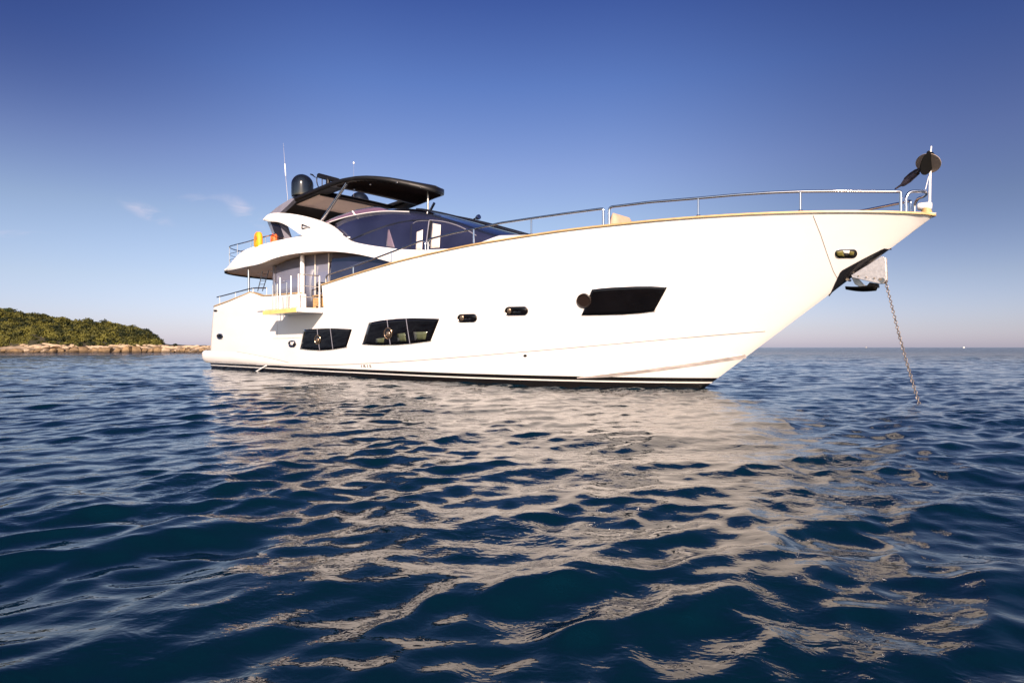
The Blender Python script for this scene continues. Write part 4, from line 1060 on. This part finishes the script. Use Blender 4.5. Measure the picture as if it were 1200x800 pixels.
# ------------------------------------------------------------------ island
SY = 114.0
def px2az(px): return (px - 600) / 700.
rg = [(-400, 318), (-250, 330), (-120, 346), (-40, 356), (0, 364), (24, 368), (50, 370.5), (65, 373.5), (86, 377), (121, 379.5), (141, 382), (162, 387.5), (175, 393), (184, 399.5), (196, 403.5), (215, 404.5), (240, 405.2), (262, 407.5), (290, 411), (300, 413)]
rg = [(x, y + (4.0 if x < 150 else 2.5 if x < 190 else 0)) for x, y in rg]
rx_ = [p[0] for p in rg]
def ridge(a):   # ridge height in metres by azimuth
    y = float(np.interp(a * 700 + 600, rx_, [p[1] for p in rg])); return 1 + (407 - y) * (SY + 34) / 700.
nr_ = np.random.RandomState(3)
def fnoise(x, y, s, seed=0):
    return math.sin(x * s + 1.3 * seed + 1.7 * math.sin(y * s * .7 + seed)) * math.sin(y * s * 1.1 + 2.1 * seed + 1.3 * math.sin(x * s * .6))
def ground(a, d):
    """height of the island at azimuth a (X/Y) and distance d behind the shore line"""
    rz = max(ridge(a), .2); shore = min(rz, 1.15)
    if d < 0: return -1.2 + 1.0 * max(0, 1 + d / 3)
    s1 = min(1, d / 3.2); base = -.35 + (shore + .35) * s1 ** .7
    s2 = min(1, max(0, (d - 3) / 31)); hill = (rz - shore) * (1 - (1 - s2) ** 1.8)
    fall = 1 - min(1, max(0, (d - 45) / 50)) ** 2
    return (base + hill) * fall - (1.5 * (1 - fall)) + .18 * fnoise(a * 120, d, .7, 2) * min(1, d / 3)
rows = []
for a in np.linspace(px2az(-400), px2az(302), 220):
    row = []
    jit = 1.3 * fnoise(a * 100, 0, .45, 1) + .6 * fnoise(a * 100, 3, 1.4, 5)
    for d in list(np.linspace(-4, 6, 16)) + list(np.linspace(8, 95, 34)):
        Yw = SY + d + jit; row.append(Vector((a * Yw, Yw, ground(a, d))))
    rows.append(row)
def island_mat():
    m = bpy.data.materials.new('island_ground'); m.use_nodes = True; t = m.node_tree; b = t.nodes['Principled BSDF']; b.inputs['Roughness'].default_value = .9
    co = t.nodes.new('ShaderNodeTexCoord'); s_ = t.nodes.new('ShaderNodeSeparateXYZ'); t.links.new(co.outputs['Object'], s_.inputs[0])
    n = t.nodes.new('ShaderNodeTexNoise'); n.inputs['Scale'].default_value = .6; n.inputs['Detail'].default_value = 6; t.links.new(co.outputs['Object'], n.inputs['Vector'])
    ad = t.nodes.new('ShaderNodeMath'); ad.operation = 'MULTIPLY_ADD'; t.links.new(n.outputs[0], ad.inputs[0]); ad.inputs[1].default_value = 1.1; t.links.new(s_.outputs['Z'], ad.inputs[2])
    r = t.nodes.new('ShaderNodeValToRGB'); mr = t.nodes.new('ShaderNodeMapRange'); mr.inputs[1].default_value = 0; mr.inputs[2].default_value = 3; t.links.new(ad.outputs[0], mr.inputs[0]); t.links.new(mr.outputs[0], r.inputs[0])
    e = r.color_ramp.elements; e[0].position = .1; e[0].color = (.10, .075, .04, 1); e[1].position = .62; e[1].color = (.030, .027, .012, 1)
    for p, c_ in ((.22, (.05, .035, .022)), (.36, (.11, .08, .05)), (.46, (.26, .20, .14)), (.55, (.20, .15, .10))):  # dark low stops paint the shaded gaps between the shore boulders
        x = e.new(p); x.color = (*c_, 1)
    t.links.new(r.outputs[0], b.inputs['Base Color'])
    bp = t.nodes.new('ShaderNodeBump'); bp.inputs['Strength'].default_value = .8; bp.inputs['Distance'].default_value = .3; t.links.new(n.outputs[0], bp.inputs['Height']); t.links.new(bp.outputs[0], b.inputs['Normal'])
    return m
isl = MB().grid(rows).build('island', island_mat(), None, angle=180); tag(isl, 'low island headland with a pale rocky shore at the left', 'island', kind='structure')
# boulders along the shore
rock_m = mat('shore_rock', (.17, .112, .056), .9, var=.45, vscale=1.2, bump=1.0, bscale=3)
rock_p = mat('bleached_rock', (.33, .25, .17), .9, var=.3, vscale=1.2, bump=1.0, bscale=3)
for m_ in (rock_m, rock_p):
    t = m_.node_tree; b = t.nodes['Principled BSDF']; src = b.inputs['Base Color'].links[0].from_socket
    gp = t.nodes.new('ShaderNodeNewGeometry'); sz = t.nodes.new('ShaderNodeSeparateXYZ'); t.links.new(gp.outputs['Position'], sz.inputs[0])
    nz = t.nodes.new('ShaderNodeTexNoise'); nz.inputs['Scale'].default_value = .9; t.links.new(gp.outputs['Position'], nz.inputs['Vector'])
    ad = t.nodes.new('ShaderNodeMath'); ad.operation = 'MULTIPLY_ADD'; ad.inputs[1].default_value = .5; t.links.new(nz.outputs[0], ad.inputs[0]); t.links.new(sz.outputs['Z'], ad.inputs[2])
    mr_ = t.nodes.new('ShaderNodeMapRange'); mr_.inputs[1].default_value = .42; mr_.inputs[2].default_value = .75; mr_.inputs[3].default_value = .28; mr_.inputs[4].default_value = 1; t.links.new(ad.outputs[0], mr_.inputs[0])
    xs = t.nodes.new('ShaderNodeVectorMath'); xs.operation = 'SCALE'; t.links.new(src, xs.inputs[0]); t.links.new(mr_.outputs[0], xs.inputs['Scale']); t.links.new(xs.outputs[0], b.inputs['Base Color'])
def rock_mesh(seed, m):
    r = np.random.RandomState(seed); bm = bmesh.new(); bmesh.ops.create_icosphere(bm, subdivisions=3, radius=1)
    ax = [Vector(q).normalized() for q in ((1, .1, .05), (-1, .15, 0), (.1, 1, 0), (0, -1, .1), (.1, 0, 1))] + [Vector(r.normal(size=3)).normalized() for _ in range(5)]; hs = r.uniform(.58, .85, 10)
    for v in bm.verts:
        for a_, h_ in zip(ax, hs):
            d = v.co.dot(a_)
            if d > h_: v.co -= a_ * (d - h_) * .9
        v.co *= 1 + .06 * math.sin(7 * v.co.x + seed) * math.cos(6 * v.co.z)
    me = bpy.data.meshes.new('boulder'); bm.to_mesh(me); bm.free(); me.materials.append(m); me.set_sharp_from_angle(angle=R(30)); return me
rms = [rock_mesh(s_, rock_m if s_ % 2 else rock_p) for s_ in range(8)]
pxs = 4.
rocks = []
while pxs < 268:
    a = px2az(pxs); rr = rng.choice((.35, .55, .75, 1.0, 1.15)) * rng.uniform(.85, 1.1) * (1 if 85 < pxs < 200 else .72)
    d = rng.uniform(.0, 1.2); Yw = SY + d + 1.3 * fnoise(a * 100, 0, .45, 1)
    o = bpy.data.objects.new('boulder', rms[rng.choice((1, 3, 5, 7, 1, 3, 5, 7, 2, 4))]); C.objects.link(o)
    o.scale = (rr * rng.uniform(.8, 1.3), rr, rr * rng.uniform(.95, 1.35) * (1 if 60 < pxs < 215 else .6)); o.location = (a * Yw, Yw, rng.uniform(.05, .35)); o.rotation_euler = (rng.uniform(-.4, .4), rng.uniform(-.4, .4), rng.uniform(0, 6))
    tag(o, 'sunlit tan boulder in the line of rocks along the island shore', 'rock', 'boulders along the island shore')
    pxs += rr * rng.uniform(6.0, 9.5)
pxs = 25.
while pxs < 262:   # paler ledge stones above
    a = px2az(pxs); rr = rng.uniform(.4, .85); d = rng.uniform(2.2, 4.2); Yw = SY + d + 1.3 * fnoise(a * 100, 0, .45, 1)
    o = bpy.data.objects.new('ledge_stone', rms[rng.choice((0, 2, 4, 6))]); C.objects.link(o)
    o.scale = (rr * rng.uniform(1.2, 2.0), rr, rr * rng.uniform(.35, .6)); o.location = (a * Yw, Yw, ground(a, d) + .05); o.rotation_euler = (rng.uniform(-.2, .2), rng.uniform(-.2, .2), rng.uniform(-.5, .5))
    tag(o, 'bleached pale stone on the ledge above the shore boulders', 'rock', 'bleached stones on the shore ledge')
    pxs += rr * rng.uniform(5, 9)
# wooded slope: every crown is a cloud of small leaf faces
def leaf_mat(name, c1, c2):
    m = bpy.data.materials.new(name); m.use_nodes = True; t = m.node_tree; b = t.nodes['Principled BSDF']; b.inputs['Roughness'].default_value = .7; b.inputs['Specular IOR Level'].default_value = .2
    co = t.nodes.new('ShaderNodeTexCoord'); n = t.nodes.new('ShaderNodeTexNoise'); n.inputs['Scale'].default_value = .35; n.inputs['Detail'].default_value = 5; t.links.new(co.outputs['Object'], n.inputs['Vector'])
    r = t.nodes.new('ShaderNodeValToRGB'); t.links.new(n.outputs[0], r.inputs[0]); e = r.color_ramp.elements; e[0].position = .36; e[0].color = (*c1, 1); e[1].position = .64; e[1].color = (*c2, 1)
    an = t.nodes.new('ShaderNodeAttribute'); an.attribute_name = 'tone'
    ad = t.nodes.new('ShaderNodeMath'); ad.operation = 'MULTIPLY_ADD'; t.links.new(an.outputs['Fac'], ad.inputs[0]); ad.inputs[1].default_value = .42
    sb = t.nodes.new('ShaderNodeMath'); sb.operation = 'SUBTRACT'; t.links.new(n.outputs[0], sb.inputs[0]); sb.inputs[1].default_value = .21; t.links.new(sb.outputs[0], ad.inputs[2]); t.links.new(ad.outputs[0], r.inputs[0])
    t.links.new(r.outputs[0], b.inputs['Base Color']); return m
leafm = leaf_mat('maquis_leaves', (.008, .013, .004), (.100, .094, .018))
darkleaf = leaf_mat('pine_needles', (.022, .035, .010), (.06, .07, .014))
barkm = mat('bark', (.10, .07, .045), .9, var=.3)
def crown(mb_v, mb_f, c, r, h, n, R_):
    for _ in range(n):
        d = R_.normal(size=3); d /= np.linalg.norm(d) + 1e-9; d[2] = abs(d[2]) * 1.0 - .25
        q = R_.uniform(.55, 1.02); p = np.array(c) + d * np.array((r, r, h)) * q
        s = R_.uniform(.10, .24) * (r / 1.1) ** .5; nrm = d + R_.normal(size=3) * .55; nrm /= np.linalg.norm(nrm)
        a = np.cross(nrm, R_.normal(size=3)); a /= np.linalg.norm(a) + 1e-9; b = np.cross(nrm, a)
        i = len(mb_v); mb_v += [tuple(p + a * s), tuple(p - a * s * .6 + b * s), tuple(p - a * s * .6 - b * s)]; mb_f.append((i, i + 1, i + 2))
Rn = np.random.RandomState(5); V_, F2, TN = [], [], []
for q in range(3300):
    px = Rn.uniform(-90, 187); a = px2az(px); d = 3.2 + 42 * Rn.uniform() ** 1.2 if q < 2500 else Rn.uniform(3.2, 13)
    g = ground(a, d)
    if ridge(a) < 1.9 and Rn.uniform() > .15: continue
    if px > 60 and d < 6 and Rn.uniform() > .3: continue
    Yw = SY + d; r = (Rn.uniform(.45, 1.0) + (.7 * Rn.uniform() if Rn.uniform() < .3 else 0)) * (1 if d > 8 else .62)
    n0 = len(F2); crown(V_, F2, (a * Yw, Yw, g + r * Rn.uniform(.2, .6)), r, r * Rn.uniform(.7, 1.05), int(58 * r * r) + 26, Rn)
    TN += [float(np.clip(Rn.normal(.5, .24), 0, 1))] * (len(F2) - n0)
me = bpy.data.meshes.new('maquis_woodland'); me.from_pydata(V_, [], F2); me.update(); me.materials.append(leafm)
at_ = me.attributes.new('tone', 'FLOAT', 'FACE'); at_.data.foreach_set('value', np.array(TN, np.float32))
wd_o = bpy.data.objects.new('maquis_woodland', me); C.objects.link(wd_o); tag(wd_o, 'dense olive green scrub woodland covering the island slope', 'woodland', kind='stuff')
for px, d, r, lab in [(122, 31, 1.0, 'dark pine crown standing above the middle of the island ridge'), (8, 30, 1.05, 'dark tree rising above the scrub at the left edge of the island'), (52, 31, 1.05, 'dark rounded tree on the ridge left of the middle pine'), (204, 4.5, .55, 'small lone bush on the bare rocks at the right of the island')]:
    a = px2az(px); Yw = SY + d; g = ground(a, d); R2 = np.random.RandomState(int(px))
    t0 = empty('pine_tree' if r > .8 else 'bush', (a * Yw, Yw, g)); tag(t0, lab, 'tree' if r > .8 else 'bush')
    v_, f_ = [], []
    hh = .8 * r if r > .8 else .3
    for q in range(5 if r > .8 else 2):
        crown(v_, f_, (R2.uniform(-.5, .5) * r, R2.uniform(-.5, .5) * r, hh + R2.uniform(-.2, .5) * r), r * R2.uniform(.5, .8), r * R2.uniform(.4, .6), 120, R2)
    me = bpy.data.meshes.new('crown'); me.from_pydata(v_, [], f_); me.update(); me.materials.append(darkleaf if r > .8 else leafm); co_ = bpy.data.objects.new('crown', me); C.objects.link(co_); co_.parent = t0
    MB().tube([(0, 0, -.2), (.05, 0, hh * .6), (-.05, .03, hh)], [.16 * r, .12 * r, .05 * r], 8).build('trunk', barkm, t0)

# ------------------------------------------------------------------ boats on the horizon
def far_boat(px, dist, s, label, mt, sail):
    r_ = empty('distant_boat', ((px - 600) / 700. * dist, dist, 0), R(20)); tag(r_, label, 'boat')
    rows = []
    for i in range(11):
        t = i / 10; x = (t - .5) * 10 * s; b = 1.6 * s * (1 - max(0, (t - .4) / .6) ** 2.2)
        rows.append([Vector((x, -b, 1.5 * s + .6 * s * t)), Vector((x, -b * .7, -.3 * s)), Vector((x, b * .7, -.3 * s)), Vector((x, b, 1.5 * s + .6 * s * t))])
    MB().grid(rows, True).build('hull', M[mt], r_)
    if sail:
        MB().tube([(0.3 * s, 0, 1.5 * s), (.3 * s, 0, 14 * s)], .12 * s, 6).build('mast', M['white2'], r_)
        MB().add([(.2 * s, .05, 2.4 * s), (-4.2 * s, .4, 2.4 * s), (.2 * s, .05, 13.4 * s), (.2 * s, -.05, 2.4 * s)], [(0, 1, 2)]).build('sail', M['white2'], r_, thick=.05)
    else:
        MB().box((-.5 * s, 0, 2.9 * s), (4.5 * s, 2.4 * s, 2.2 * s)).build('cabin', M[mt], r_, bevel=.2)
    return r_
far_boat(1129.5, 1100, .55, 'tiny white motor boat on the horizon right of the anchor chain', 'white2', False)
far_boat(1015.2, 1500, .6, 'tiny dark boat on the horizon between the bow and the anchor chain', 'seam', False)
